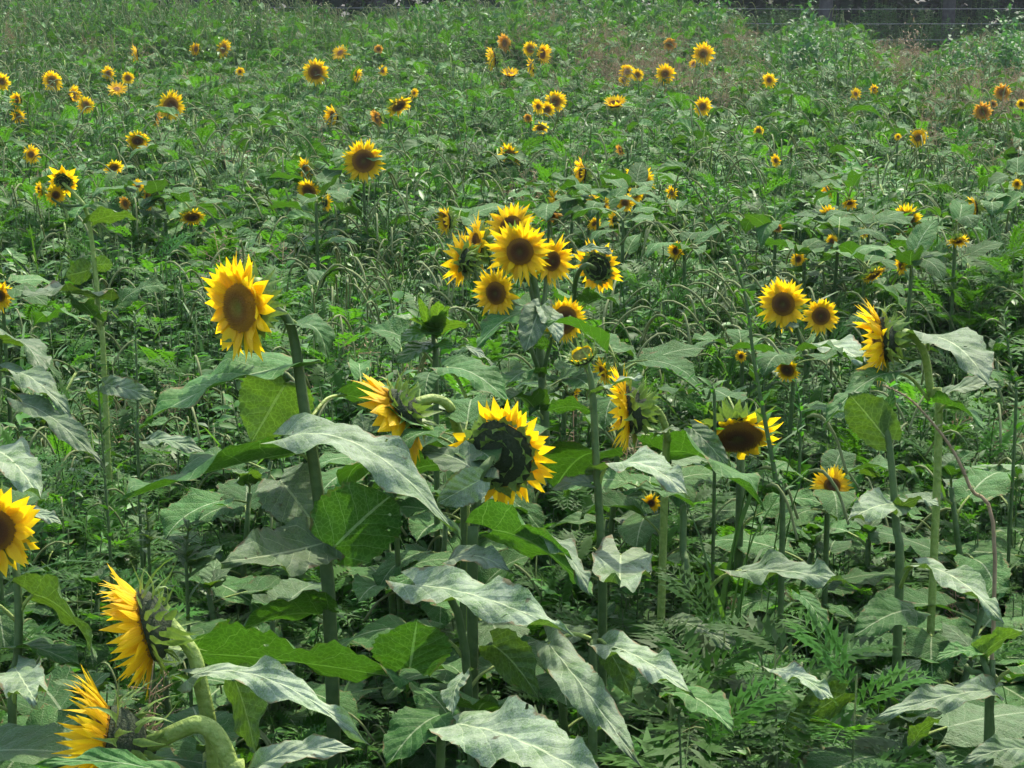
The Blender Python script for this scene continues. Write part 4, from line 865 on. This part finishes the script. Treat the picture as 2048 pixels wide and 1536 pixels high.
#PART4
# ================================================================== WEEDS (uncountable growth): one object per kind, scattered on points
PC = bpy.data.collections.new('weed_sources')       # never linked to the scene
def rv(rnd, s=1.): return Vector((rnd.gauss(0, s), rnd.gauss(0, s), rnd.gauss(0, s)))
def small_leaf(mb, p, dr, L, wd, droop, rnd, mi=0, segs=3):
    dr = dr.normalized(); x = dr.cross(Vector((0, 0, 1)) + rv(rnd, .25)); x = x.normalized() if x.length > 1e-4 else Vector((1, 0, 0)); vs = []; fs = []; uv = []
    prof = {3: [.12, 1., .7, .02], 4: [.12, .9, 1., .55, .02], 2: [.15, 1., .02]}[segs]; q = p.copy(); d = dr.copy()
    for i in range(segs + 1):
        hw = wd * .5 * prof[i]; nn = x.cross(d)
        vs += [q - x * hw + nn * hw * .25, q + Vector((0, 0, 0)), q + x * hw + nn * hw * .25]; uv += [(i / segs, -1), (i / segs, 0), (i / segs, 1)]
        q = q + d * (L / segs); d = (d - Vector((0, 0, droop / segs))).normalized()
    for i in range(segs): fs += [(i * 3, i * 3 + 1, i * 3 + 4, i * 3 + 3), (i * 3 + 1, i * 3 + 2, i * 3 + 5, i * 3 + 4)]
    mb.add(vs, fs, uv, mi)
def proto_leafy(seed, n=70, L=(.03, .075), ar=.42, h=1., spread_=.22, mat=M_small):
    rnd = random.Random(seed); mb = MB(); 
    for b in range(7):
        a = b * 2.4; z0 = h * (.1 + .1 * b); top = Vector((math.cos(a) * spread_ * rnd.uniform(.4, 1.2), math.sin(a) * spread_ * rnd.uniform(.4, 1.2), min(h * rnd.uniform(.75, 1.03), z0 + .55 * h)))
        if b == 0: top = Vector((0, 0, h))
        p0 = Vector((0, 0, z0 if b else 0)); mid = p0.lerp(top, .5) + Vector((top.x * .25, top.y * .25, -.02)); q = catmull([p0, mid, top], 3)
        tube(mb, q, [.005, .002], 3, 1)
        for k in range(n // 7):
            t = rnd.uniform(.15, 1.) ** .8; i = t * (len(q) - 1); i0 = min(int(i), len(q) - 2); p = q[i0].lerp(q[i0 + 1], i - i0); an = rnd.uniform(0, 6.28)
            small_leaf(mb, p, Vector((math.cos(an), math.sin(an), rnd.uniform(-.1, .8))), rnd.uniform(*L), rnd.uniform(*L) * ar, rnd.uniform(.2, 1.4), rnd)
    return mb.mesh('weed', [mat, M_stem])
def proto_fern(seed, h=1.):
    rnd = random.Random(seed); mb = MB(); tube(mb, [Vector((0, 0, 0)), Vector((rnd.uniform(-.05, .05), rnd.uniform(-.05, .05), h))], [.005, .002], 3, 1)
    for k in range(20):
        t = .12 + .88 * k / 20; a = k * 2.1 + rnd.uniform(-.3, .3); L = (.08 + .17 * math.sin(math.pi * min(1, 1.15 - t))) * rnd.uniform(.8, 1.2); el = rnd.uniform(.2, .8) + (t > .9) * .4
        d = Vector((math.cos(a) * math.cos(el), math.sin(a) * math.cos(el), math.sin(el))); p = Vector((0, 0, h * t)); x = d.cross(Vector((0, 0, 1))).normalized(); n = 11
        for i in range(n):
            u = (i + 1) / n; d = (d - Vector((0, 0, .09))).normalized(); p2 = p + d * L / n; ll = L * .38 * math.sin(math.pi * (.12 + .8 * u)) + .008; up = x.cross(d)
            mb.add([p + up * .0, p + x * .0016, p2 + x * .0012, p2], [(0, 1, 2, 3)])
            for s in (-1, 1):
                dd = (x * s + d * .75 + up * rnd.uniform(-.15, .25)).normalized(); wv = dd.cross(up).normalized() * ll * .10
                m1 = p2 + dd * ll * .4
                mb.add([p2, m1 + wv, p2 + dd * ll, m1 - wv], [(0, 1, 2), (0, 2, 3)])
                for s2 in (-1, 1):
                    e2 = (dd + wv.normalized() * s2 * 1.0).normalized(); mb.add([m1 - dd * ll * .12, m1 + e2 * ll * .36 + dd * ll * .05, m1 + dd * ll * .1], [(0, 1, 2)])
            p = p2
    return mb.mesh('weed', [M_fern, M_stem])
def proto_grass(seed, h=1., heads=4, blades=26, seedmat=True, bw=.007):
    rnd = random.Random(seed); mb = MB()
    for k in range(blades):
        a = rnd.uniform(0, 6.28); L = h * rnd.uniform(.5, 1.05); g = R(rnd.uniform(62, 88)); dr = rnd.uniform(.8, 2.6); p = Vector((rnd.gauss(0, .03), rnd.gauss(0, .03), h * rnd.uniform(0, .45))); n = 7; x = Vector((-math.sin(a), math.cos(a), 0)); vs = []; fs = []
        wd = bw * rnd.uniform(.7, 1.3)
        for i in range(n + 1):
            u = i / n; hw = wd * (1 - u ** 2.2) + .0004; vs += [p - x * hw, p + x * hw]; gg = g - dr * u ** 1.8; p = p + (Vector((math.cos(a), math.sin(a), 0)) * math.cos(gg) + Vector((0, 0, 1)) * math.sin(gg)) * L * .75 / n
        for i in range(n): fs.append((2 * i, 2 * i + 1, 2 * i + 3, 2 * i + 2))
        mb.add(vs, fs)
    for k in range(heads):
        a = rnd.uniform(0, 6.28); p = Vector((rnd.gauss(0, .04), rnd.gauss(0, .04), 0)); hh = h * rnd.uniform(.85, 1.08); dv = Vector((math.cos(a), math.sin(a), 0))
        q = [p, p + Vector((0, 0, hh * .6)) + dv * .04, p + Vector((0, 0, hh * .93)) + dv * .1, p + Vector((0, 0, hh)) + dv * .16, p + Vector((0, 0, hh * .97)) + dv * .22, p + Vector((0, 0, hh * .9)) + dv * .26]
        c = catmull(q, 3); tube(mb, c[:10], [.0022, .0018], 3, 0); m = len(c) - 8; tube(mb, c[8:], [.002] + [.0038] * (m - 2 + 1) + [.0015], 5, 1)
    return mb.mesh('weed', [M_grass, M_seed])
def proto_dry(seed, h=1.):
    rnd = random.Random(seed); mb = MB()
    for k in range(6):
        a = rnd.uniform(0, 6.28); top = Vector((math.cos(a) * .15, math.sin(a) * .15, h * rnd.uniform(.8, 1.05))); q = [Vector((0, 0, 0)), top * .5, top]; tube(mb, q, [.0028, .0012], 3)
        for j in range(26):
            t = rnd.uniform(.5, 1.); p = top * t; d = (Vector((rnd.gauss(0, 1), rnd.gauss(0, 1), rnd.uniform(-.1, 1.2)))).normalized(); L = rnd.uniform(.04, .12) * (1.3 - t * .5); e = p + d * L; x = d.orthogonal().normalized() * .0012
            mb.add([p - x, p + x, e + x, e - x], [(0, 1, 2, 3)])
            for s in range(5):
                o = p.lerp(e, rnd.uniform(.4, 1.)) + rv(rnd, .008); r_ = rv(rnd, .006); r2 = rv(rnd, .006); mb.add([o, o + r_, o + r2], [(0, 1, 2)])
    for k in range(8):
        a = rnd.uniform(0, 6.28); small_leaf(mb, Vector((0, 0, rnd.uniform(.1, .5) * h)), Vector((math.cos(a), math.sin(a), 1.2)), .3, .02, 1.2, rnd, 1, 4)
    return mb.mesh('weed', [M_dry, M_grass])
KINDS = {
 'broad': [proto_leafy(i, 126, (.035, .085), .5) for i in range(4)],
 'pale':  [proto_leafy(10 + i, 98, (.04, .09), .3, mat=M_pale) for i in range(3)],
 'fine':  [proto_leafy(20 + i, 231, (.02, .055), .28, spread_=.2) for i in range(3)],
 'fern':  [proto_fern(30 + i) for i in range(3)],
 'grass': [proto_grass(40 + i) for i in range(4)],
 'dry':   [proto_dry(50 + i) for i in range(3)],
 'bigleaf': [foliage_mesh(260 + i, 1.0, 12, .08, .19).mesh('weed', [[M_leaf, M_leafm, M_leafm, M_leaf][i], M_neck]) for i in range(4)],
}
NAMES = {'broad': ('leafy_undergrowth', 'mid-green broad-leaved weeds filling the field between the sunflowers', 'weeds'),
 'pale': ('pale_weeds', 'pale glossy-leaved weeds catching the sun all over the field', 'weeds'),
 'fine': ('small_leaved_weeds', 'dense small-leaved dark green weeds covering the field', 'weeds'),
 'fern': ('feathery_weeds', 'feathery ragweed with finely cut bright green leaves', 'weeds'),
 'grass': ('tall_grass', 'arching grass with curved tan seed heads between the weeds', 'grass'),
 'dry': ('dry_grass', 'reddish tan dry grass panicles in patches near the back of the field', 'grass'),
 'bigleaf': ('sunflower_foliage', 'mass of flowerless sunflower foliage filling the far field', 'sunflower foliage')}
def scatter(kind, pos, rot, scl, idx, ms=None, nm=None):
    name, label, cat = nm or NAMES[kind]
    c = bpy.data.collections.new('src_' + kind)
    for i, me in enumerate(ms or KINDS[kind]):
        o = bpy.data.objects.new('%s_source_%d' % (kind, i), me); c.objects.link(o)
    me = bpy.data.meshes.new(name); me.from_pydata([tuple(p) for p in pos], [], [])
    for an, ty, dat in (('rot', 'FLOAT_VECTOR', rot), ('scl', 'FLOAT_VECTOR', scl), ('idx', 'INT', idx)):
        at = me.attributes.new(an, ty, 'POINT'); at.data.foreach_set('vector' if ty == 'FLOAT_VECTOR' else 'value', np.asarray(dat, dtype=np.float32 if ty == 'FLOAT_VECTOR' else np.int32).ravel())
    ob = put(name, me); tag(ob, label, cat, kind='stuff')
    g = bpy.data.node_groups.new('scatter_' + kind, 'GeometryNodeTree'); g.interface.new_socket('Geometry', in_out='INPUT', socket_type='NodeSocketGeometry'); g.interface.new_socket('Geometry', in_out='OUTPUT', socket_type='NodeSocketGeometry')
    N = g.nodes.new; L = g.links.new; gi = N('NodeGroupInput'); go = N('NodeGroupOutput'); ip = N('GeometryNodeInstanceOnPoints'); ci = N('GeometryNodeCollectionInfo')
    ci.inputs[0].default_value = c; ci.inputs[1].default_value = True; ci.inputs[2].default_value = True; ip.inputs['Pick Instance'].default_value = True
    def na(nm_, ty):
        n = N('GeometryNodeInputNamedAttribute'); n.data_type = ty; n.inputs[0].default_value = nm_; return n.outputs[0]
    L(gi.outputs[0], ip.inputs['Points']); L(ci.outputs[0], ip.inputs['Instance']); L(na('idx', 'INT'), ip.inputs['Instance Index'])
    e2r = N('FunctionNodeEulerToRotation'); L(na('rot', 'FLOAT_VECTOR'), e2r.inputs[0]); L(e2r.outputs[0], ip.inputs['Rotation']); L(na('scl', 'FLOAT_VECTOR'), ip.inputs['Scale']); L(ip.outputs[0], go.inputs[0])
    md = ob.modifiers.new('scatter', 'NODES'); md.node_group = g; return ob

# points
g = np.random.default_rng(5)
def area_pts(n, y0, y1, pw=.5, marg=1.2):
    y = y0 + (y1 - y0) * g.random(n) ** pw; x = (g.random(n) * 2 - 1) * (y * .262 + marg); return x, y
X = []; Y = []
for n, a, b, pw in ((2600, 3.2, 7, .7), (6300, 7, 14, .8), (7400, 14, 24, .75), (5200, 24, 36, .8)):
    x, y = area_pts(n, a, b, pw); X.append(x); Y.append(y)
X = np.concatenate(X); Y = np.concatenate(Y); N_ = len(X)
hm = np.where(g.random(N_) < .45, max_height(X, Y, .1, PR[HEADS]), max_height(X, Y, .12))
base_h = np.interp(Y, [3, 5, 7, 9, 12], [.62, .8, 1.04, 1.17, 1.25]) * np.where(Y > 27, 1.15, 1.) + np.clip((Y - 25) / 9, 0, 1) * (.2 + .6 * patch(X, Y, .55, 1.3))
H = base_h * (.8 + .26 * g.random(N_)) * (.8 + .32 * patch(X, Y, 1.5, 2.))
H = np.where(Y > 24, np.where(X > 5.5, H * .85, H), H)
H = np.minimum(H, hm - .09)
# the field's far edge: low in front of the dark gaps in the wood, high beside them
_sx = [0, 300, 520, 650, 690, 760, 900, 1100, 1300, 1450, 1490, 1560, 1600, 1700, 1760, 1880, 1930, 2048]; _sy = [-30, -20, -5, 18, 36, 25, 0, -20, -20, 15, 70, 66, 40, 50, 95, 108, 70, 55]
_lim = CAM_Z - Y * (math.sin(TILT) + (np.interp(1024 + FPX * X / (Y + .01), _sx, _sy) - 768) / FPX * math.cos(TILT)) * 1.02
H = np.where(Y > 21, np.minimum(H, _lim * (.86 + .14 * g.random(N_))), H)
# pixel position of each tuft top, to lay out the kinds as in the photograph's patches
ppx = 1024 + FPX * X / Y; ppy = -100 + 4000 * (CAM_Z - H) / Y
def blob(cx, cy_, rx, ry): return np.exp(-(((ppx - cx) / rx) ** 2 + ((ppy - cy_) / ry) ** 2))
wk = {
 'broad': .6 + .9 * patch(X, Y, 1.3, .3) + 0 * X,
 'pale': .35 + .9 * patch(X, Y, 1.1, 4.) + .5 * blob(1500, 350, 600, 150),
 'fine': 1.6 + 1.5 * patch(X, Y, 1.7, 1.1),
 'fern': .8 + 1.1 * patch(X, Y, .9, 2.7) + 5 * blob(1600, 1380, 420, 260) + 5 * blob(1850, 620, 300, 110) + 4 * blob(200, 1150, 200, 140) + 2.5 * blob(1350, 780, 200, 90) + 3 * blob(1050, 50, 200, 40),
 'grass': .3 + .5 * patch(X, Y, .8, 5.) + 5 * blob(1380, 640, 170, 90) + 5 * blob(790, 540, 140, 80) + 2.5 * blob(350, 30, 400, 45) + 2 * blob(60, 100, 150, 80),
 'dry': .03 + 4 * blob(1250, 95, 170, 45) + 2.5 * blob(1980, 190, 90, 60) + 2.5 * blob(1830, 100, 80, 40) + 2 * blob(270, 85, 60, 30) ,
 'bigleaf': np.where(Y > 9, .7 + .8 * patch(X, Y, 1.2, 3.), .15),
}
ks = list(wk); W = np.stack([wk[k] for k in ks]); W = np.maximum(W, 0) / W.sum(0); cum = np.cumsum(W, 0); u = g.random(N_); ki = (u[None, :] > cum).sum(0)
for j, k in enumerate(ks):
    m = (ki == j) & (H > .12); x, y, h = X[m], Y[m], H[m]; n = m.sum()
    s = (.85 + .4 * g.random(n)) * np.clip(h / .9, .55, 1.2); ang = g.random(n) * 6.283
    if k == 'grass': ang = g.normal(-.5, .8, n)
    hs = np.where(h > 0, h * (1.1 if k in ('grass', 'dry') else 1.), h)
    scatter(k, np.stack([x, y, np.zeros(n)], 1), np.stack([g.normal(0, .08, n), g.normal(0, .08, n), ang], 1), np.stack([s, s, hs], 1), g.integers(0, len(KINDS[k]), n))

# shaded undergrowth of the wood beyond the fence
n = 900; x = g.uniform(-15, 16, n); y = g.uniform(40, 48, n); hh = .5 + g.random(n) * 1.1
scatter('shade', np.stack([x, y, np.zeros(n)], 1), np.stack([g.normal(0, .08, n), g.normal(0, .08, n), g.random(n) * 6.28], 1), np.stack([hh * 1.6, hh * 1.6, hh], 1), g.integers(0, 3, n), KINDS['fine'], ('wood_undergrowth', 'shaded leafy undergrowth at the foot of the dark wood behind the fence', 'undergrowth'))
# low cover on the soil
n = 2600; x, y = area_pts(n, 2.6, 14, .8); low = [proto_leafy(90 + i, 84, (.04, .09), .5, h=.35, spread_=.3) for i in range(3)]
h = .5 + .7 * g.random(n)
scatter('low', np.stack([x, y, np.zeros(n)], 1), np.stack([g.normal(0, .1, n), g.normal(0, .1, n), g.random(n) * 6.28], 1), np.stack([h * 1.2, h * 1.2, h], 1), g.integers(0, 3, n), low, ('ground_cover', 'low leafy ground cover hiding the soil under the taller weeds', 'ground cover'))

M_wood_dry = plain('dry_stalk', (.34, .25, .13), .8, (.22, .15, .08), 40)
# ================================================================== individual tall weeds that stand out
def tall_weed(label, pts, d, wlen=(.03, .07), n=60, mat=M_small, r0=.006, name='tall_weed', gap=.1, side=0, cat='weed', stemmat=None, ar=.25):
    b = base_of(*pts[0], d if not isinstance(d, list) else d[0]); root = empty(name, b); tag(root, label, cat)
    q = catmull([Vector((0, 0, 0))] + [P(x, y, d) - b for x, y in pts], 5); mb = MB(); tube(mb, q, [r0, .002], 5); mb.build('stem', stemmat or M_stem, root)
    rnd = random.Random(int(pts[-1][0])); mb = MB()
    for k in range(n):
        t = gap + (1 - gap) * k / n; i = t * (len(q) - 1); i0 = min(int(i), len(q) - 2); p = q[i0].lerp(q[i0 + 1], i - i0); an = k * 2.4 + rnd.uniform(-.4, .4); s = 1.15 - .6 * t
        small_leaf(mb, p, Vector((math.cos(an), math.sin(an), rnd.uniform(.3, 1.2))), rnd.uniform(*wlen) * s, rnd.uniform(*wlen) * s * ar, rnd.uniform(.2, 1.), rnd, segs=4)
    mb.build('foliage', mat, root)
tall_weed('tall straight weed stalk with sparse narrow leaves, below the thin three-headed sunflower', [(222, 1130), (212, 980), (200, 820), (190, 700)], 5.6, n=46)
tall_weed('tall seedy weed spike left of the big left-facing sunflower', [(278, 960), (276, 820), (272, 700), (270, 625)], 5.8, n=70, wlen=(.02, .04), mat=M_pale)
tall_weed('long leaning weed stalk running from the middle right down past the nodding sunflower', [(1565, 1060), (1552, 960), (1530, 840), (1508, 720), (1490, 590), (1440, 460), (1362, 335)], 5.2, n=90, wlen=(.02, .06), r0=.009)
tall_weed('thin leaning weed stalk left of the long one at right', [(1430, 860), (1410, 800), (1370, 760), (1330, 740)], 5.5, n=30)
tall_weed('bare brown dried stalk with withered seed clusters at the right, below the arched-neck sunflower', [(1990, 1120), (1940, 975), (1905, 900), (1860, 840), (1815, 795), (1765, 770)], 5.0, n=50, wlen=(.012, .03), mat=M_seed, stemmat=M_wood_dry, name='dried_weed', ar=.5)
tall_weed('leafy weed with narrow bright leaves under the big dark green leaf at left', [(375, 1190), (372, 1120), (378, 1040)], 4.9, n=44, wlen=(.05, .09), mat=M_leafy, ar=.22)
tall_weed('weed top with short bright leaves beside the narrow-leaved one at left', [(300, 1160), (298, 1080), (292, 1010)], 5.0, n=44, wlen=(.03, .06), mat=M_leafy, ar=.45)
tall_weed('thin upright weed between the small dark-centred sunflower and the long leaning stalk', [(1600, 900), (1600, 820), (1592, 760)], 6.2, n=34)
tall_weed('tall narrow-leaved weed at the right edge near the arched-neck sunflower', [(2030, 860), (2025, 760), (2015, 680), (2010, 620)], 5.8, n=60)
r = empty('grass_clump', base_of(1450, 1040, 5.35)); tag(r, 'clump of thin grass blades crossing in front of the nodding brown-centred sunflower', 'grass clump')
put('foliage', KINDS['grass'][1], r, Matrix.Diagonal((1., 1., P(1450, 810, 5.35).z, 1)))
for k, (x, y) in enumerate([(1440, 1230), (1385, 1300), (1590, 1270), (1700, 1330), (1410, 1400)]):
    d = 4.6 - .1 * k; b = base_of(x, y + 150, d); z = P(x, y, d).z; root = empty('ragweed', b)
    tag(root, ['ragweed with spreading feathery leaves just left of the white sunlit leaf', 'feathery ragweed above the blotched hanging leaf', 'bright feathery ragweed below the white sunlit leaf',
               'feathery ragweed in the lower right beside the wide ashy leaf', 'low feathery ragweed right of the blotched hanging leaf'][k], 'weed')
    o = put('foliage', KINDS['fern'][k % 3], root, Matrix.Diagonal((1.25, 1.25, z, 1)))

# ================================================================== BACK OF THE FIELD
def leaf_cloud(mb, c, rad, n, L, rnd, shell=.55, mi=0, flat=1.):
    for k in range(n):
        d = rv(rnd).normalized(); r_ = (shell + (1 - shell) * rnd.random()) if rnd.random() < .8 else rnd.random() ** .5
        wob = 1 + .34 * math.sin(d.x * 5 + c[0]) * math.cos(d.z * 6 + c[1]) + .12 * math.sin(d.y * 9 + d.z * 7)
        p = Vector((c[0] + d.x * rad[0] * r_ * wob, c[1] + d.y * rad[1] * r_ * wob, c[2] + d.z * rad[2] * r_ * wob))
        if p.z < .02: continue
        small_leaf(mb, p, Vector((d.x, d.y, rnd.uniform(-.5, .7))) + rv(rnd, .5), L * rnd.uniform(.6, 1.3), L * rnd.uniform(.35, .6), rnd.uniform(.1, 1.), rnd, mi, 2)
M_bush = leaf_mat('bush_leaf', (.04, .125, .03), (.04, .125, .03), (.07, .23, .03), rough=.5, tmix=.38, dust=(.2, .3, .16), dustamt=.4, vary=.2, spec=.25)
def bush(label, px, top, halfw, d, seed, n=2600, L=.09, mat=None, name='bush'):
    mat = mat or M_bush
    rnd = random.Random(seed); c = base_of(px, 150, d); h = P(px, top, d).z; w_ = halfw * d / FPX; root = empty(name, c); tag(root, label, 'bush'); mb = MB()
    ns = 26
    for k in range(ns):
        u = rnd.gauss(0, .55) * (k > 3); v = rnd.gauss(0, .4); hh = h * (1.12 if k < 4 else 1) * max(.45, 1 - .42 * abs(u) ** 1.5) * rnd.uniform(.7, 1.02); rw = rnd.uniform(.1, .2)
        leaf_cloud(mb, (u * w_, v * w_, hh * .52), (rw + .05, rw + .05, hh * .5), n // ns, L, rnd, .2)
    mb.build('foliage', mat, root); mb = MB()
    for k in range(7): a = k * .9; tube(mb, [Vector((0, 0, 0)), Vector((math.cos(a) * w_ * .3, math.sin(a) * w_ * .3, h * .5)), Vector((math.cos(a) * w_ * .6, math.sin(a) * w_ * .5, h * .85))], [.015, .005], 4)
    mb.build('stem', M_stem, root)
bush('big rounded green mound of weeds standing against the dark wood, right of the highest sunflower', 1610, 14, 125, 25.5, 1, 6500, L=.1)
bush('tall leafy shrub cut by the right corner of the picture', 2010, 25, 140, 26, 2, 6500)
bush('lower leafy shrub with flat sprays left of the corner shrub', 1905, 68, 70, 25.5, 3, 3000)
bush('dense dark green bush at the top centre, left of the reddish grass', 1130, -60, 130, 31, 4, 4600)
bush('green bush at the top between the reddish grass and the dark gap in the wood', 1420, -30, 95, 30, 5, 3400)
bush('bushy growth at the top left of centre beside the dark gap', 870, -25, 130, 31, 6, 4200)
bush('small leafy bush poking above the field by the left pale post', 190, -5, 60, 32, 7, 1800)
bush('low bush right of the small dark gap at the top', 640, 15, 50, 32, 8, 1500)
bush('leafy bush in the left top corner', 30, -10, 90, 32, 9, 2400)
bush('small round-topped bush between the reddish grass and the top edge', 1285, -25, 90, 32, 10, 2600)
bush('thin brownish shrub against the dark wood between the mound and the corner shrub', 1825, 20, 55, 33, 11, 900, L=.06, mat=M_dry)
# fence
fr = empty('wire_fence', (0, 36, 0)); tag(fr, 'old wire fence with weathered wooden posts along the back of the field', 'fence')
A = Vector((-14, 38.0, 0)); B = Vector((16, 35.2, 0)); nposts = 10
M_wire = plain('wire', (.42, .43, .42), .45, (.3, .3, .3)); M_wood = plain('weathered_post', (.30, .28, .25), .85, (.17, .15, .13), 12, bump=.6)
def fz(x): return -.045 * (x - 0) 
xs = [-14, -7.05, 1.0, 9.6, 17.4]
pp = [A.lerp(B, (x - A.x) / (B.x - A.x)) for x in xs]
for p in pp:
    mb = MB(); q = p - fr.location; rr_ = .055; tube(mb, [q + Vector((0, 0, -.1)), q + Vector((.01, 0, .8)), q + Vector((0, 0, 1.66))], [rr_ * 1.1, rr_], 8); mb.build('post', M_wood, fr)
for hgt in (1.62, 1.36, 1.08, .75):
    mb = MB()
    for a_, b_ in zip(pp[:-1], pp[1:]):
        a2 = a_ - fr.location + Vector((0, -.06, hgt)); b2 = b_ - fr.location + Vector((0, -.06, hgt)); tube(mb, [a2, a2.lerp(b2, .5) - Vector((0, 0, .02)), b2], .0045, 4)
    mb.build('wire', M_wire, fr)
# wood edge
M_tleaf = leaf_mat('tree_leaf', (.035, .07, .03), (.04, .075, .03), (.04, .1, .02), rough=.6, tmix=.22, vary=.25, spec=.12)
M_bark = plain('bark', (.10, .09, .08), .9, (.05, .045, .04), 9, bump=.8)
def tree_meshes(seed):
    rnd = random.Random(seed); t = MB(); H_ = rnd.uniform(9, 11)
    q = [Vector((0, 0, -.1)), Vector((rnd.uniform(-.1, .1), 0, 2)), Vector((rnd.uniform(-.3, .3), rnd.uniform(-.3, .3), 5)), Vector((0, 0, H_ * .9))]; tube(t, catmull(q, 4), [.2, .04], 8)
    c = MB()
    for k in range(9):
        a = k * 2.4; z0 = 2.5 + k * .65; e = Vector((math.cos(a) * (2.6 - .12 * k), math.sin(a) * (2.6 - .12 * k), z0 + 1.1)); tube(t, [Vector((0, 0, z0)), e * .5 + Vector((0, 0, z0 * .5)), e], [.07, .02], 5)
        leaf_cloud(c, tuple(e), (1.5, 1.5, 1.1), 620, .2, rnd, .3)
    leaf_cloud(c, (0, 0, H_ * .8), (2.2, 2.2, 2.0), 1500, .2, rnd, .3); return t.mesh('trunk', M_bark), c.mesh('crown', M_tleaf)
TM = [tree_meshes(i) for i in range(3)]
tl = ['tree at the left end of the dark wood behind the fence', 'tree in the dark wood behind the small left-corner bush', 'tree in the dark wood right of the pale left post', 'tree in the dark wood behind the low bush left of centre',
      'tree in the dark wood behind the bushy growth at top centre-left', 'tree in the dark wood behind the dense top-centre bush', 'tree in the dark wood behind the reddish grass', 'tree in the dark wood left of the big green mound',
      'tree in the dark wood right of the big green mound', 'tree in the dark wood behind the brownish shrub', 'tree at the right end of the dark wood behind the corner shrub']
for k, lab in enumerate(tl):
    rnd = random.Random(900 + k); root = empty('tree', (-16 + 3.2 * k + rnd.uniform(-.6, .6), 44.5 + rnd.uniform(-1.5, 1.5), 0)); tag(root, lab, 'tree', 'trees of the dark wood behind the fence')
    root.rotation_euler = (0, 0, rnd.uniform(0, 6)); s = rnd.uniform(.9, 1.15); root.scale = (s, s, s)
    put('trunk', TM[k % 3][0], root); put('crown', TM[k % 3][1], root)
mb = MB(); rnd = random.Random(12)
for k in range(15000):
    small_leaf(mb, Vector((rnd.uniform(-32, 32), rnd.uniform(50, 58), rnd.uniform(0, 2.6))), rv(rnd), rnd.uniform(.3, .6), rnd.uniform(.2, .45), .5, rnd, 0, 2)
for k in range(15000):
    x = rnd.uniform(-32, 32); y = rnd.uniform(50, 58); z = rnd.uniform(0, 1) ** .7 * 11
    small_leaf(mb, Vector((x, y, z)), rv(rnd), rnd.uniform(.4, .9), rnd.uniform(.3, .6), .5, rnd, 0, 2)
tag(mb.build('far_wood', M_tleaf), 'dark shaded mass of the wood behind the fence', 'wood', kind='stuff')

# ================================================================== AIR
hm_ = bpy.data.materials.new('haze_air'); hm_.use_nodes = True; t = hm_.node_tree; t.nodes.clear(); o_ = t.nodes.new('ShaderNodeOutputMaterial'); v_ = t.nodes.new('ShaderNodeVolumePrincipled')
v_.inputs['Color'].default_value = (.8, .88, 1, 1); v_.inputs['Density'].default_value = .0006; v_.inputs['Anisotropy'].default_value = .3; t.links.new(v_.outputs[0], o_.inputs['Volume'])
mb = MB(); hx0, hx1, hy0, hy1, hz0, hz1 = -401, 401, -61, 901, -1.1, 16
mb.add([(x, y, z) for x in (hx0, hx1) for y in (hy0, hy1) for z in (hz0, hz1)], [(0, 1, 3, 2), (4, 6, 7, 5), (0, 4, 5, 1), (2, 3, 7, 6), (0, 2, 6, 4), (1, 5, 7, 3)])
tag(mb.build('haze', hm_, smooth=False), kind='stuff')
